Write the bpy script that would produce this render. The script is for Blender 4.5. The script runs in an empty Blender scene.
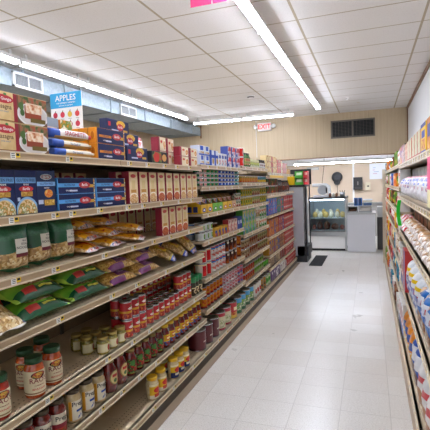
import bpy, math, random
from mathutils import Vector, Matrix, Euler, noise
RND = random.Random(11)
S = bpy.context.scene
C = S.collection
PI = math.pi

# ------------------------------------------------------------------ materials
def lin(h):
    if not isinstance(h, str): return tuple(h)
    h = h.lstrip('#'); o = []
    for i in (0, 2, 4):
        c = int(h[i:i+2], 16) / 255
        o.append(c / 12.92 if c <= .04045 else ((c + .055) / 1.055) ** 2.4)
    return tuple(o)
def rgba(h): return (*lin(h), 1)
_M = {}
def mat(name, col='888888', rough=.5, metal=0, coat=0, emit=0, ecol=None, spec=.5):
    if name in _M: return _M[name]
    m = bpy.data.materials.new(name); m.use_nodes = True
    b = m.node_tree.nodes['Principled BSDF']
    b.inputs['Base Color'].default_value = rgba(col); b.inputs['Roughness'].default_value = rough
    b.inputs['Metallic'].default_value = metal; b.inputs['Coat Weight'].default_value = coat
    b.inputs['Coat Roughness'].default_value = .08
    b.inputs['Specular IOR Level'].default_value = spec
    if emit:
        b.inputs['Emission Color'].default_value = rgba(ecol or col); b.inputs['Emission Strength'].default_value = emit
    _M[name] = m; return m

class NT:
    def __init__(s, m): s.t = m.node_tree; s.n = s.t.nodes; s.l = s.t.links
    def put(s, sock, v):
        if isinstance(v, bpy.types.NodeSocket): s.l.new(v, sock)
        elif v is not None: sock.default_value = v
    def math(s, op, a, b=None, c=None):
        n = s.n.new('ShaderNodeMath'); n.operation = op
        for i, v in enumerate((a, b, c)): s.put(n.inputs[i], v)
        return n.outputs[0]
    def vmath(s, op, a, b=None, c=None):
        n = s.n.new('ShaderNodeVectorMath'); n.operation = op
        for i, v in enumerate((a, b, c)): s.put(n.inputs[i], v)
        return n.outputs['Value'] if op in ('LENGTH', 'DOT_PRODUCT', 'DISTANCE') else n.outputs[0]
    def mix(s, f, a, b):
        n = s.n.new('ShaderNodeMix'); n.data_type = 'RGBA'
        s.put(n.inputs[0], f); s.put(n.inputs[6], a); s.put(n.inputs[7], b); return n.outputs[2]
    def noise(s, vec, scale, detail=2, rough=.5):
        n = s.n.new('ShaderNodeTexNoise'); s.put(n.inputs['Vector'], vec)
        n.inputs['Scale'].default_value = scale; n.inputs['Detail'].default_value = detail; n.inputs['Roughness'].default_value = rough
        return n.outputs[0]
    def voro(s, vec, scale):
        n = s.n.new('ShaderNodeTexVoronoi'); s.put(n.inputs['Vector'], vec); n.inputs['Scale'].default_value = scale
        return n.outputs[0], n.outputs[1]
    def sep(s, v):
        n = s.n.new('ShaderNodeSeparateXYZ'); s.l.new(v, n.inputs[0]); return n.outputs
    def coord(s, k):
        n = s.n.new('ShaderNodeTexCoord'); return n.outputs[k]
    def bump(s, h, strength, dist):
        n = s.n.new('ShaderNodeBump'); s.put(n.inputs['Height'], h); n.inputs['Strength'].default_value = strength; n.inputs['Distance'].default_value = dist
        return n.outputs[0]

def art(name, base, layers, rough=.42, coat=0., ax='yz', bumpy=0):
    """printed packaging: layers drawn over the base in the pack's own 0..1 frame (ax = across, up)"""
    if name in _M: return _M[name]
    m = mat(name, base, rough, 0, coat, spec=.5 if coat else .22); t = NT(m); b = t.n['Principled BSDF']
    gen = t.coord('Generated'); obj = t.coord('Object'); x, y, z = t.sep(gen)
    ch = {'x': x, 'y': y, 'z': z}; U, V = ch[ax[0]], ch[ax[1]]
    cur = rgba(base)
    def ellm(cu, cv, ru, rv):
        sc = [0, 0, 0]; of = [0, 0, 0]
        iu, iv = 'xyz'.index(ax[0]), 'xyz'.index(ax[1])
        sc[iu] = 1 / ru; of[iu] = -cu / ru; sc[iv] = 1 / rv; of[iv] = -cv / rv
        return t.math('LESS_THAN', t.vmath('LENGTH', t.vmath('MULTIPLY_ADD', gen, tuple(sc), tuple(of))), 1.)
    def region(r):
        k = None
        if r is None: return None
        u0, u1, v0, v1 = r
        if v0 > 0 or v1 < 1: k = t.math('COMPARE', V, (v0 + v1) / 2, (v1 - v0) / 2)
        if u0 > 0 or u1 < 1:
            a = t.math('COMPARE', U, (u0 + u1) / 2, (u1 - u0) / 2); k = a if k is None else t.math('MULTIPLY', k, a)
        return k
    for L in layers:
        k = L[0]
        if k == 'b': cur = t.mix(t.math('COMPARE', V, (L[1] + L[2]) / 2, (L[2] - L[1]) / 2), cur, rgba(L[3]))
        elif k == 'v': cur = t.mix(t.math('COMPARE', U, (L[1] + L[2]) / 2, (L[2] - L[1]) / 2), cur, rgba(L[3]))
        elif k == 'r': cur = t.mix(region(L[1:5]), cur, rgba(L[5]))
        elif k == 'e': cur = t.mix(ellm(*L[1:5]), cur, rgba(L[5]))
        elif k in 'ns':     # 'n' blotches / 's' pasta-like pieces within a rectangle or ellipse
            _, scale, cols, where = L
            if k == 'n':
                f = t.noise(obj, scale, 1.5)
            else:
                f = t.sep(t.voro(obj, scale)[1])[0]
            rp = t.n.new('ShaderNodeValToRGB'); t.l.new(f, rp.inputs[0]); rp.color_ramp.interpolation = 'CONSTANT' if k == 's' else 'LINEAR'
            lo, hi = (.0, .85) if k == 's' else (.35, .65)
            els = rp.color_ramp.elements
            for i, c in enumerate(cols):
                p = lo + (hi - lo) * i / max(1, len(cols) - 1)
                e = els[i] if i < 2 else els.new(p)
                e.position = p; e.color = rgba(c)
            if where is None: mk = None
            elif where[0] == 'e': mk = ellm(*where[1:])
            else: mk = region(where[1:])
            cur = rp.outputs[0] if mk is None else t.mix(mk, cur, rp.outputs[0])
    if isinstance(cur, bpy.types.NodeSocket): t.l.new(cur, b.inputs['Base Color'])
    if bumpy: t.l.new(t.bump(t.noise(obj, 55, 3), .5, bumpy), b.inputs['Normal'])
    return m

# ------------------------------------------------------------------ mesh builder
_G = {}
def glyphs(s):
    if s in _G: return _G[s]
    cu = bpy.data.curves.new('t', 'FONT'); cu.body = s; cu.align_x = 'CENTER'; cu.align_y = 'CENTER'; cu.resolution_u = 2; cu.offset = .012
    o = bpy.data.objects.new('t', cu); C.objects.link(o); bpy.context.view_layer.update()
    me = bpy.data.meshes.new_from_object(o.evaluated_get(bpy.context.evaluated_depsgraph_get()))
    r = ([v.co.xy[:] for v in me.vertices], [tuple(p.vertices) for p in me.polygons])
    bpy.data.objects.remove(o); bpy.data.curves.remove(cu); bpy.data.meshes.remove(me)
    _G[s] = r; return r
class MB:
    def __init__(s): s.v = []; s.f = []; s.k = []; s.sm = []; s.mats = []
    def mi(s, m):
        if m not in s.mats: s.mats.append(m)
        return s.mats.index(m)
    def face(s, ids, m, sm=False): s.f.append(tuple(ids)); s.k.append(s.mi(m)); s.sm.append(sm)
    def poly(s, pts, m):
        b = len(s.v); s.v += [tuple(p) for p in pts]; s.face(range(b, b + len(pts)), m)
    def box(s, x0, x1, y0, y1, z0, z1, m, front=None, side=None, top=None):
        b = len(s.v)
        s.v += [(x, y, z) for z in (z0, z1) for y in (y0, y1) for x in (x0, x1)]
        for q, mm in (((0, 2, 3, 1), top or m), ((4, 5, 7, 6), top or m), ((0, 1, 5, 4), side or m), ((2, 6, 7, 3), side or m), ((0, 4, 6, 2), m), ((1, 3, 7, 5), front or m)):
            s.face([b + i for i in q], mm)
        return s
    def obox(s, c, sx, sy, sz, m, rot=(0, 0, 0)):
        b = len(s.v); E = Euler(rot).to_matrix(); c = Vector(c)
        s.v += [tuple(c + E @ Vector((x * sx / 2, y * sy / 2, z * sz / 2))) for z in (-1, 1) for y in (-1, 1) for x in (-1, 1)]
        for q in ((0, 2, 3, 1), (4, 5, 7, 6), (0, 1, 5, 4), (2, 6, 7, 3), (0, 4, 6, 2), (1, 3, 7, 5)): s.face([b + i for i in q], m)
        return s
    def lathe(s, prof, n, m, c=(0, 0, 0), axis='z', close=True):
        """prof: (r, z[, material of the band up to the next ring])"""
        b = len(s.v); cx, cy, cz = c
        for p in prof:
            for i in range(n):
                a = 2 * PI * (i + .5) / n; u, w = p[0] * math.cos(a), p[0] * math.sin(a)
                s.v.append((cx + u, cy + w, cz + p[1]) if axis == 'z' else ((cx + p[1], cy + u, cz + w) if axis == 'x' else (cx + w, cy + p[1], cz + u)))
        for j in range(len(prof) - 1):
            mm = prof[j][2] if len(prof[j]) > 2 else m
            for i in range(n):
                k = (i + 1) % n
                s.face((b + j * n + i, b + j * n + k, b + (j + 1) * n + k, b + (j + 1) * n + i), mm, True)
        if close:
            s.face([b + i for i in range(n)][::-1], prof[0][2] if len(prof[0]) > 2 else m)
            s.face([b + (len(prof) - 1) * n + i for i in range(n)], prof[-1][2] if len(prof[-1]) > 2 else m)
        return s
    def arc(s, r, z0, z1, a0, a1, n, m):     # curved label
        b = len(s.v)
        for i in range(n + 1):
            a = a0 + (a1 - a0) * i / n
            s.v += [(r * math.cos(a), r * math.sin(a), z0), (r * math.cos(a), r * math.sin(a), z1)]
        for i in range(n): s.face((b + 2 * i, b + 2 * i + 2, b + 2 * i + 3, b + 2 * i + 1), m, True)
        return s
    def tube(s, pts, r, m, n=8):
        b = len(s.v); N = len(pts); pts = [Vector(p) for p in pts]
        for i, p in enumerate(pts):
            d = (pts[min(i + 1, N - 1)] - pts[max(i - 1, 0)]).normalized()
            up = Vector((0, 0, 1)) if abs(d.z) < .9 else Vector((1, 0, 0))
            u = d.cross(up).normalized(); w = d.cross(u)
            s.v += [tuple(p + r * (math.cos(2 * PI * k / n) * u + math.sin(2 * PI * k / n) * w)) for k in range(n)]
        for i in range(N - 1):
            for k in range(n):
                s.face((b + i * n + k, b + i * n + (k + 1) % n, b + (i + 1) * n + (k + 1) % n, b + (i + 1) * n + k), m, True)
        s.face([b + k for k in range(n)], m); s.face([b + (N - 1) * n + k for k in range(n)][::-1], m)
        return s
    def text(s, st, size, x, y, z, m, wrap=0, slant=0):
        vs, fs = glyphs(st); b = len(s.v)
        for u, w in vs:
            u, w = u * size + slant * w * size, w * size
            if wrap: a = (y + u) / wrap; s.v.append(((wrap + x) * math.cos(a), (wrap + x) * math.sin(a), z + w))
            else: s.v.append((x, y + u, z + w))
        for f in fs: s.face([b + i for i in f], m)
        return s
    def oval(s, x, y, z, ry, rz, m, n=20, wrap=0):
        p = []
        for i in range(n):
            a = 2 * PI * i / n; yy, zz = y + ry * math.cos(a), z + rz * math.sin(a)
            p.append(((wrap + x) * math.cos(yy / wrap), (wrap + x) * math.sin(yy / wrap), zz) if wrap else (x, yy, zz))
        s.poly(p, m); return s
    def mesh(s, name):
        me = bpy.data.meshes.new(name); me.from_pydata(s.v, [], s.f)
        for m in s.mats: me.materials.append(m)
        me.polygons.foreach_set('material_index', s.k); me.polygons.foreach_set('use_smooth', s.sm); me.update()
        return me
    def obj(s, name, parent=None):
        o = bpy.data.objects.new(name, s.mesh(name)); C.objects.link(o)
        if parent is not None: o.parent = parent
        return o

LABELS = {}
def tag(o, label, cat, group=None):
    n = len(label.split()); assert 4 <= n <= 16, (n, label)
    LABELS[label] = LABELS.get(label, 0) + 1
    o['label'] = label; o['category'] = cat
    if group: o['group'] = group
    return o
def struct(o): o['kind'] = 'structure'; return o
def empty(name, loc=(0, 0, 0), rz=0):
    o = bpy.data.objects.new(name, None); C.objects.link(o); o.location = loc; o.rotation_euler = (0, 0, rz); o.empty_display_size = .05; return o

class Proto:
    """one kind of pack: root mesh + parts, front facing local +X, standing on z=0"""
    def __init__(s, name, cat, root, w, h, d, parts=()):
        s.name, s.cat, s.root, s.w, s.h, s.d, s.parts = name, cat, root, w, h, d, parts; s.first = None
def place(P, loc, rot, label, group):
    if isinstance(rot, (int, float)): rot = (0, 0, rot)
    if P.first is None:
        r = bpy.data.objects.new(P.name, P.root); C.objects.link(r)
        for nm, me in P.parts:
            o = bpy.data.objects.new(nm, me); C.objects.link(o); o.parent = r
        P.first = r
    else:
        r = P.first.copy(); C.objects.link(r)
        for ch in list(P.first.children):
            c = ch.copy(); C.objects.link(c); c.parent = r
    r.location = loc; r.rotation_euler = rot
    return tag(r, label, P.cat, group)

ORD = 'first second third fourth fifth sixth seventh eighth ninth tenth eleventh twelfth thirteenth fourteenth fifteenth sixteenth seventeenth eighteenth nineteenth twentieth'.split()
LAY = {1: [''], 2: ['lower layer', 'upper layer'], 3: ['bottom layer', 'middle layer', 'top layer'], 4: ['lowest layer', 'second layer', 'third layer', 'highest layer'], 5: ['lowest layer', 'second layer', 'middle layer', 'fourth layer', 'highest layer']}
CNT = {}
def where(look, side, bay, sh, layer='', row=''):
    k = (look, side, bay, sh, layer, row); CNT[k] = CNT.get(k, 0) + 1
    s = f"{look}, {ORD[CNT[k]-1]} from near end"
    if row and layer: s += f", {layer.split()[0]} {row}"
    elif row or layer: s += f", {row or layer}"
    s += f", {sh} shelf, {bay} {side} bay"
    return s if len(s.split()) <= 16 else s.replace('from near end', 'from front')

# ------------------------------------------------------------------ room measures
FLOOR, CEIL = 0., 3.151
XR, XL, YB = .83, -5.5, 10.88
EDGE = [.9, 2.13, 3.37, 4.61, 5.87, 7.08, 8.0]
BAYN = ['nearest', 'second', 'third', 'fourth', 'fifth', 'sixth']
SHN = ['top', 'second', 'third', 'fourth', 'fifth', 'sixth', 'bottom']
LIP = [[1.625, 1.366, 1.122, .889, .56, .32, .07]] * 2 + [[1.645, 1.454, 1.22, .98, .66, .38, .07], [1.67, 1.48, 1.215, .892, .604, .335, .07],
       [1.62, 1.32, 1.01, .705, .44, .255, .07], [1.62, 1.32, 1.01, .705, .44, .255, .07]]
LH = .036
FX, BX = -1.345, -1.85      # shelf front, back panel
def top(b, s): return LIP[b][s] + LH + .001

# ------------------------------------------------------------------ setting materials
def floor_mat():
    m = mat('vinyl tile', 'cfc8be', .3, coat=.2); t = NT(m); b = t.n['Principled BSDF']
    p = t.coord('Object'); x, y, z = t.sep(p); T = .3048
    fx = t.math('FRACT', t.math('DIVIDE', t.math('ADD', x, .812 + 20 * T), T)); fy = t.math('FRACT', t.math('DIVIDE', t.math('ADD', y, 20 * T - 2.491), T))
    ex = t.math('MINIMUM', fx, t.math('SUBTRACT', 1., fx)); ey = t.math('MINIMUM', fy, t.math('SUBTRACT', 1., fy))
    joint = t.math('LESS_THAN', t.math('MINIMUM', ex, ey), .008)
    cell = t.n.new('ShaderNodeTexWhiteNoise'); cell.noise_dimensions = '2D'
    t.l.new(t.vmath('FLOOR', t.vmath('MULTIPLY_ADD', p, (1 / T, 1 / T, 0), (.812 / T + 20, 20 - 2.491 / T, 0))), cell.inputs['Vector'])
    base = t.mix(cell.outputs[0], rgba('e3e0da'), rgba('dad5cd'))
    fade = t.n.new('ShaderNodeMapRange'); t.l.new(t.noise(p, .9, 3), fade.inputs[0]); fade.inputs[1].default_value = .4; fade.inputs[2].default_value = .7
    base = t.mix(t.math('MULTIPLY', fade.outputs[0], .35), base, rgba('c9bfb0'))
    spk = t.noise(p, 130, 3, .7)
    base = t.mix(t.math('MULTIPLY', t.math('GREATER_THAN', spk, .57), .5), base, rgba('a89d8c'))
    base = t.mix(t.math('MULTIPLY', t.math('LESS_THAN', t.noise(p, 90, 2), .38), .4), base, rgba('f1eee8'))
    base = t.mix(t.math('MULTIPLY', joint, .32), base, rgba('857b6c'))
    t.l.new(base, b.inputs['Base Color'])
    rr = t.n.new('ShaderNodeMapRange'); t.l.new(t.noise(p, 4, 3), rr.inputs[0]); rr.inputs[3].default_value = .24; rr.inputs[4].default_value = .36
    t.l.new(rr.outputs[0], b.inputs['Roughness']); b.inputs['Coat Roughness'].default_value = .2
    hgt = t.math('ADD', t.math('MULTIPLY', t.noise(p, 2.2, 2), 1.), t.math('MULTIPLY', joint, -.25))
    t.l.new(t.bump(hgt, .10, .02), b.inputs['Normal'])
    return m
def ceil_mat():
    m = mat('acoustic tile', 'd8d3cf', .9, spec=.2); t = NT(m); b = t.n['Principled BSDF']
    p = t.coord('Object'); x, y, z = t.sep(p)
    fx = t.math('MULTIPLY', t.math('FRACT', t.math('DIVIDE', t.math('ADD', x, 4.34 + 12.192), 1.2192)), 1.2192)
    fy = t.math('MULTIPLY', t.math('FRACT', t.math('DIVIDE', t.math('ADD', y, 12.192 - 3.295), .6096)), .6096)
    ex = t.math('MINIMUM', fx, t.math('SUBTRACT', 1.2192, fx)); ey = t.math('MINIMUM', fy, t.math('SUBTRACT', .6096, fy))
    gx = t.math('LESS_THAN', ex, .013); gy = t.math('LESS_THAN', ey, .010); g = t.math('MAXIMUM', gx, gy)
    n = t.noise(p, 60, 3, .7)
    base = t.mix(t.math('MULTIPLY', t.math('GREATER_THAN', n, .58), .5), rgba('e6e2df'), rgba('d8d2cd'))
    spots = t.math('MULTIPLY', t.math('GREATER_THAN', t.noise(p, 1.6, 3, .6), .72), .35)
    base = t.mix(spots, base, rgba('c9a878'))
    base = t.mix(g, base, rgba('b5a892'))
    t.l.new(base, b.inputs['Base Color'])
    t.l.new(t.bump(t.math('ADD', t.math('MULTIPLY', n, .5), t.math('MULTIPLY', g, -.6)), .35, .01), b.inputs['Normal'])
    return m
def panel_mat():     # tan wood-grain panelling with fine upright grooves
    m = mat('tan panelling', 'c2ae90', .55); t = NT(m); b = t.n['Principled BSDF']
    p = t.coord('Object'); x, y, z = t.sep(p)
    f = t.math('FRACT', t.math('DIVIDE', t.math('ADD', t.math('ADD', x, y), 20.), .406))
    g = t.math('LESS_THAN', f, .014)
    gr = t.noise(t.vmath('MULTIPLY', p, (30., 30., 1.2)), 1., 3, .6)
    base = t.mix(gr, rgba('b49f80'), rgba('c9b698')); base = t.mix(t.math('MULTIPLY', g, .45), base, rgba('7f6c50'))
    t.l.new(base, b.inputs['Base Color']); t.l.new(t.bump(t.math('MULTIPLY', g, -1.), .3, .004), b.inputs['Normal'])
    return m
def deck_mat(side):  # painted steel deck with rows of punched holes along its front
    m = mat('shelf enamel ' + side, 'd6c6ab', .42); t = NT(m); b = t.n['Principled BSDF']
    p = t.coord('Object'); x, y, z = t.sep(p)
    fy = t.math('SUBTRACT', t.math('FRACT', t.math('DIVIDE', t.math('ADD', y, 20.), .026)), .5)
    fx = t.math('SUBTRACT', t.math('FRACT', t.math('DIVIDE', t.math('ADD', x, 20.004), .030)), .5)
    d = t.math('POWER', t.math('ADD', t.math('MULTIPLY', fy, fy), t.math('MULTIPLY', fx, fx)), .5)
    near = t.math('COMPARE', x, -1.412 if side == 'left' else .31, .045)
    hole = t.math('MULTIPLY', t.math('LESS_THAN', d, .15), near)
    base = t.mix(hole, rgba('c9b697'), rgba('3d3226'))
    base = t.mix(t.math('MULTIPLY', t.noise(p, 9, 3), .25), base, rgba('b39e7e'))
    t.l.new(base, b.inputs['Base Color']); return m
def galv_mat():
    m = mat('galvanised steel', '9fabb2', .6, .1, spec=.3); t = NT(m); b = t.n['Principled BSDF']
    c = t.voro(t.coord('Object'), 28)[1]
    t.l.new(t.mix(t.math('MULTIPLY', t.sep(c)[0], .6), rgba('8a949a'), rgba('717b81')), b.inputs['Base Color']); return m

WHITE = mat('white paint', 'e9e8e6', .5); CREAM = mat('shelf cream', 'd8c7a9', .4); CREAMD = mat('price channel', 'b99f7e', .42)
BACKP = mat('shelf back panel', '8c7a60', .6); KICK = mat('dark kick plate', '4a3f36', .5); VINYLB = mat('brown vinyl strip', '8b7760', .5)
DARK = mat('near black', '16171a', .45); STEEL = mat('brushed steel', 'b4b6b8', .3, .9); CHROME = mat('tin plate', 'c3c6ca', .22, 1.)
GALV = galv_mat(); PANEL = panel_mat(); BROWN = mat('brown wood trim', '7c5636', .5); GREYP = mat('grey laminate', 'a6a8ad', .45)
TAGW = mat('white tag paper', 'f2f2ee', .5); TAGY = mat('yellow tag paper', 'f4d21c', .5); INK = mat('black ink', '202024', .6); WINK = mat('white ink', 'f4f2ee', .5)
REDINK = mat('red ink', 'b8202c', .45); TUBE = mat('lit tube', 'ffffff', .4, emit=29, ecol='e6eeff')
LWALL = mat('white wall paint', 'dfdfe0', .6)

# ------------------------------------------------------------------ setting
o = struct(MB().box(XL, XR, -2.5, 13.2, -.1, 0, floor_mat()).obj('floor'))
o = struct(MB().box(XL, XR, -2.5, YB + .1, CEIL, CEIL + .1, ceil_mat()).obj('ceiling'))
o = struct(MB().box(XL - .1, XL, -2.5, YB, 0, CEIL, PANEL).obj('wall_left'))
o = struct(MB().box(XR, XR + .1, -2.5, 13.2, 0, CEIL, LWALL).obj('wall_right'))
m = MB(); m.box(XL, XR, YB, YB + .12, 2.105, CEIL, PANEL); m.box(XL, -3.05, YB, YB + .12, 0, 2.105, PANEL)
struct(m.obj('wall_back'))
struct(MB().box(.56, XR, YB, YB + .12, 0, 2.105, WHITE).obj('wall_back_pier'))
struct(MB().box(-3.05, .56, YB - .018, YB + .13, 2.085, 2.105, BROWN).obj('trim_1'))
struct(MB().box(XR - .022, XR, YB - .03, YB, 1.2, CEIL, BROWN).obj('trim_2'))
struct(MB().box(XR - .03, XR, -2.5, YB, CEIL - .05, CEIL, BROWN).obj('trim_3'))
struct(MB().box(-4.32, -4.28, YB - .02, YB, 2.8, CEIL, BROWN).obj('trim_4'))
TAN = mat('deli wall tan', 'd2bca2', .55)
m = MB(); m.box(-3.4, XR, 12.6, 12.7, 0, 1.99, TAN); m.box(-3.4, XR, 12.6, 12.7, 1.99, 2.5, WHITE)
struct(m.obj('wall_deli_back')); struct(MB().box(-3.5, -3.4, YB + .12, 12.7, 0, 2.5, TAN).obj('wall_deli_left'))
struct(MB().box(-3.5, XR, YB + .12, 12.7, 2.4, 2.5, WHITE).obj('ceiling_deli'))
struct(MB().box(-.47, -.42, 12.58, 12.6, 0, 1.99, WHITE).obj('trim_5'))
struct(MB().box(-3.4, XR, 12.575, 12.6, 1.97, 2.0, mat('worn trim', 'b9a184', .6)).obj('trim_6'))
struct(MB().box(-1.32, -1.256, .5, 8.0, 0, .004, VINYLB).obj('baseboard_left'))

# ------------------------------------------------------------------ fluorescent fixtures
SOCK = mat('socket plastic', 'd9d9d6', .4)
def fixture(x, y, ang, z, label, group):
    r = empty('fluorescent_light', (x, y, z), ang)
    L = 1.21
    m = MB(); m.box(-.035, .035, 0, L, .046, .085, WHITE); m.box(-.0535, .0535, 0, L, .038, .046, WHITE)
    m.obj('channel', r)
    for yy in (.1, L - .13): MB().box(-.012, .012, yy, yy + .03, .085, (CEIL if z > 2.5 else 2.4) - z, SOCK).obj('hanger', r)
    for s in (-.024, .024):
        MB().lathe([(.0135, .022), (.0135, L - .022)], 12, TUBE, (s, 0, .022), 'y').obj('tube', r)
    for yy in (.0, L - .02):
        MB().box(-.046, .046, yy, yy + .02, .002, .038, SOCK).obj('socket', r)
    return tag(r, label, 'ceiling light', group)
P_ = 'from the back wall'
for k in range(8):
    n = 7 - k
    y = 9.22 - 1.22 * (n + 1)
    lab = (f'bare twin-tube fluorescent fixture over the aisle, {ORD[n]} from the back wall')
    fixture(-1.0, y, 0, 3.0, lab, 'fluorescent fixtures over the aisle')
for k in range(7):
    n = 6 - k
    fixture(-3.87, 8.93 - 1.22 * (n + 1), 0, 3.0, f'twin-tube fluorescent fixture beside the metal duct, {ORD[n]} from the back wall', 'fluorescent fixtures beside the duct')
for k in range(2):
    fixture(-2.81 + k * 1.22, 9.72, PI / 2, 3.0, f'fluorescent fixture running parallel to the back wall, {["nearer the duct", "nearer the exit sign"][k]}', 'fluorescent fixtures along the back wall')
for k in range(2):
    r = fixture(-.7 + k * 1.22, 11.45, PI / 2, 1.955, f'low fluorescent fixture behind the header over the deli, {["above the display case", "above the white counter"][k]}', 'fluorescent fixtures in the deli')

# ------------------------------------------------------------------ duct with grilles
r = empty('air_duct', (-4.75, 4, 2.97))
def sub(name, mb, par, off=None):
    o = mb.obj(name, par)
    if par is not None: o.location = -Vector(par.location) if off is None else off
    return o
sub('duct_body', MB().box(-5.2, -4.302, .5, YB - .03, 2.87, 3.085, GALV), r)
for y in (1.7, 2.92, 4.14, 5.36, 6.58, 7.8, 9.02, 10.24):
    sub('seam_flange', MB().box(-5.22, -4.285, y, y + .03, 2.855, 3.1, GALV), r)
    sub('hanger_strap', MB().box(-4.40, -4.38, y + .5, y + .53, 3.085, CEIL, GALV), r)
tag(r, 'long galvanised air duct hung under the ceiling along the left wall', 'duct')
def grille(y0, y1, label):
    g = empty('air_grille', (-4.28, (y0 + y1) / 2, 2.96))
    m = MB(); t_ = .03
    for a in ((y0, y1, 2.865, 2.865 + t_), (y0, y1, 3.065 - t_, 3.065), (y0, y0 + t_, 2.865, 3.065), (y1 - t_, y1, 2.865, 3.065), ((y0 + y1) / 2 - .008, (y0 + y1) / 2 + .008, 2.865, 3.065)):
        m.box(-4.30, -4.268, *a, mat('grille frame', 'c4c4c2', .6))
    sub('frame', m, g); n = int((y1 - y0) / .028); m = MB()
    for i in range(n):
        y = y0 + t_ + (y1 - y0 - 2 * t_) * (i + .5) / n; m.obox((-4.283, y, 2.965), .012, .004, .15, mat('grille blade', '8f9192', .6), (0, 0, .5))
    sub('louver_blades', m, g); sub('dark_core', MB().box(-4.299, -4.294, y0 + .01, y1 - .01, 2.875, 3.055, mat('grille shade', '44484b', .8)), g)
    tag(g, label, 'vent', 'white grilles on the duct')
grille(4.36, 4.89, 'white louvered air grille on the duct above the lasagna boxes')
grille(6.87, 7.43, 'white louvered air grille on the duct farther along, towards the back wall')

# exit sign, vent grille, detector, pink signs
r = empty('exit_sign', (-2.53, YB - .05, 2.86))
sub('housing', MB().box(-2.70, -2.36, YB - .075, YB - .012, 2.86, 3.06, WHITE), r)
def textx(mb, st, size, x, y, z, m, ang=-PI / 2):
    """text in a plane facing -Y (ang=-90deg) centred on x, z"""
    t0 = MB(); t0.text(st, size, 0, 0, 0, m); b = len(mb.v); c, s_ = math.cos(ang), math.sin(ang)
    mb.v += [(x + c * q[0] - s_ * q[1], y + s_ * q[0] + c * q[1], z + q[2]) for q in t0.v]
    for f in t0.f: mb.face([b + i for i in f], m)
sg = MB(); textx(sg, 'EXIT', .165, -2.53, YB - .078, 2.96, mat('exit red glow', 'd81810', .5, emit=.7, ecol='ff1408')); sub('lettering', sg, r)
sub('sign_face', MB().box(-2.685, -2.375, YB - .0765, YB - .075, 2.875, 3.045, mat('exit face', 'e6d4d0', .5)), r)
for s_ in (-1, 1):
    sub('emergency_lamp', MB().lathe([(.03, 0), (.055, .03), (.055, .07), (.02, .09)], 14, SOCK, (-2.53 + s_ * .235, YB - .1, 2.97), 'y'), r)
    sub('lamp_arm', MB().box(min(-2.53 + s_ * .17, -2.53 + s_ * .225), max(-2.53 + s_ * .17, -2.53 + s_ * .225), YB - .05, YB - .012, 2.955, 2.985, SOCK), r)
tag(r, 'white lit exit sign with red letters high on the back wall', 'exit sign')
o = MB().tube([(-2.76, YB - .012, 3.14), (-2.76, YB - .012, 2.2)], .008, SOCK).obj('wire_conduit'); tag(o, 'thin tan conduit running down the back wall below the exit sign', 'conduit')

r = empty('wall_vent', (-.385, YB, 2.74)); m = MB(); MET = mat('vent frame bronze', '6b645a', .45, .3)
for a in ((-.89, .12, 2.93, 2.965), (-.89, .12, 2.54, 2.575), (-.89, -.855, 2.54, 2.965), (.085, .12, 2.54, 2.965), (-.405, -.365, 2.54, 2.965)):
    m.box(a[0], a[1], YB - .04, YB - .002, a[2], a[3], MET)
sub('frame', m, r)
for x0, x1 in ((-.855, -.405), (-.365, .085)):
    m = MB()
    for i in range(11): m.obox(((x0 + x1) / 2, YB - .018, 2.59 + i * .034), x1 - x0, .022, .005, mat('vent blade', '33312e', .5, .3), (.6, 0, 0))
    for i in range(1, 6): m.box(x0 + (x1 - x0) * i / 6 - .002, x0 + (x1 - x0) * i / 6 + .002, YB - .034, YB - .028, 2.575, 2.93, MET)
    sub('louver_blades', m, r)
sub('dark_opening', MB().box(-.87, .1, YB - .006, YB - .001, 2.56, 2.95, DARK), r)
tag(r, 'dark two-panel louvered return air vent in the tan back wall', 'vent')

o = MB().lathe([(.075, 0), (.075, -.02, mat('detector dark', '55504c', .5)), (.05, -.035), (.04, -.04)], 18, WHITE, (-2.08, 7.87, CEIL)).obj('smoke_detector'); tag(o, 'small round smoke detector on the ceiling left of the tubes', 'detector')
o = MB().lathe([(.03, 0), (.03, -.01), (.012, -.03), (.02, -.035)], 12, WHITE, (-.417, 9.05, CEIL)).obj('sprinkler_head'); tag(o, 'tiny white sprinkler head on the ceiling near the back vent', 'sprinkler')
PINK = mat('pink card', 'e0437c', .5)
for x0, x1, nm in ((-1.392, -1.208, 'farther from the tubes'), (-1.196, -1.072, 'next to the tubes')):
    r = empty('hanging_sign', ((x0 + x1) / 2, 3.40, 2.99))
    sub('card', MB().box(x0, x1, 3.397, 3.403, 2.985, 3.125, PINK), r)
    sub('hanger_clip', MB().box((x0 + x1) / 2 - .01, (x0 + x1) / 2 + .01, 3.396, 3.404, 3.125, CEIL, SOCK), r)
    tag(r, f'blank pink sign card hanging from the ceiling, {nm}', 'sign', 'pink hanging cards')

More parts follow.
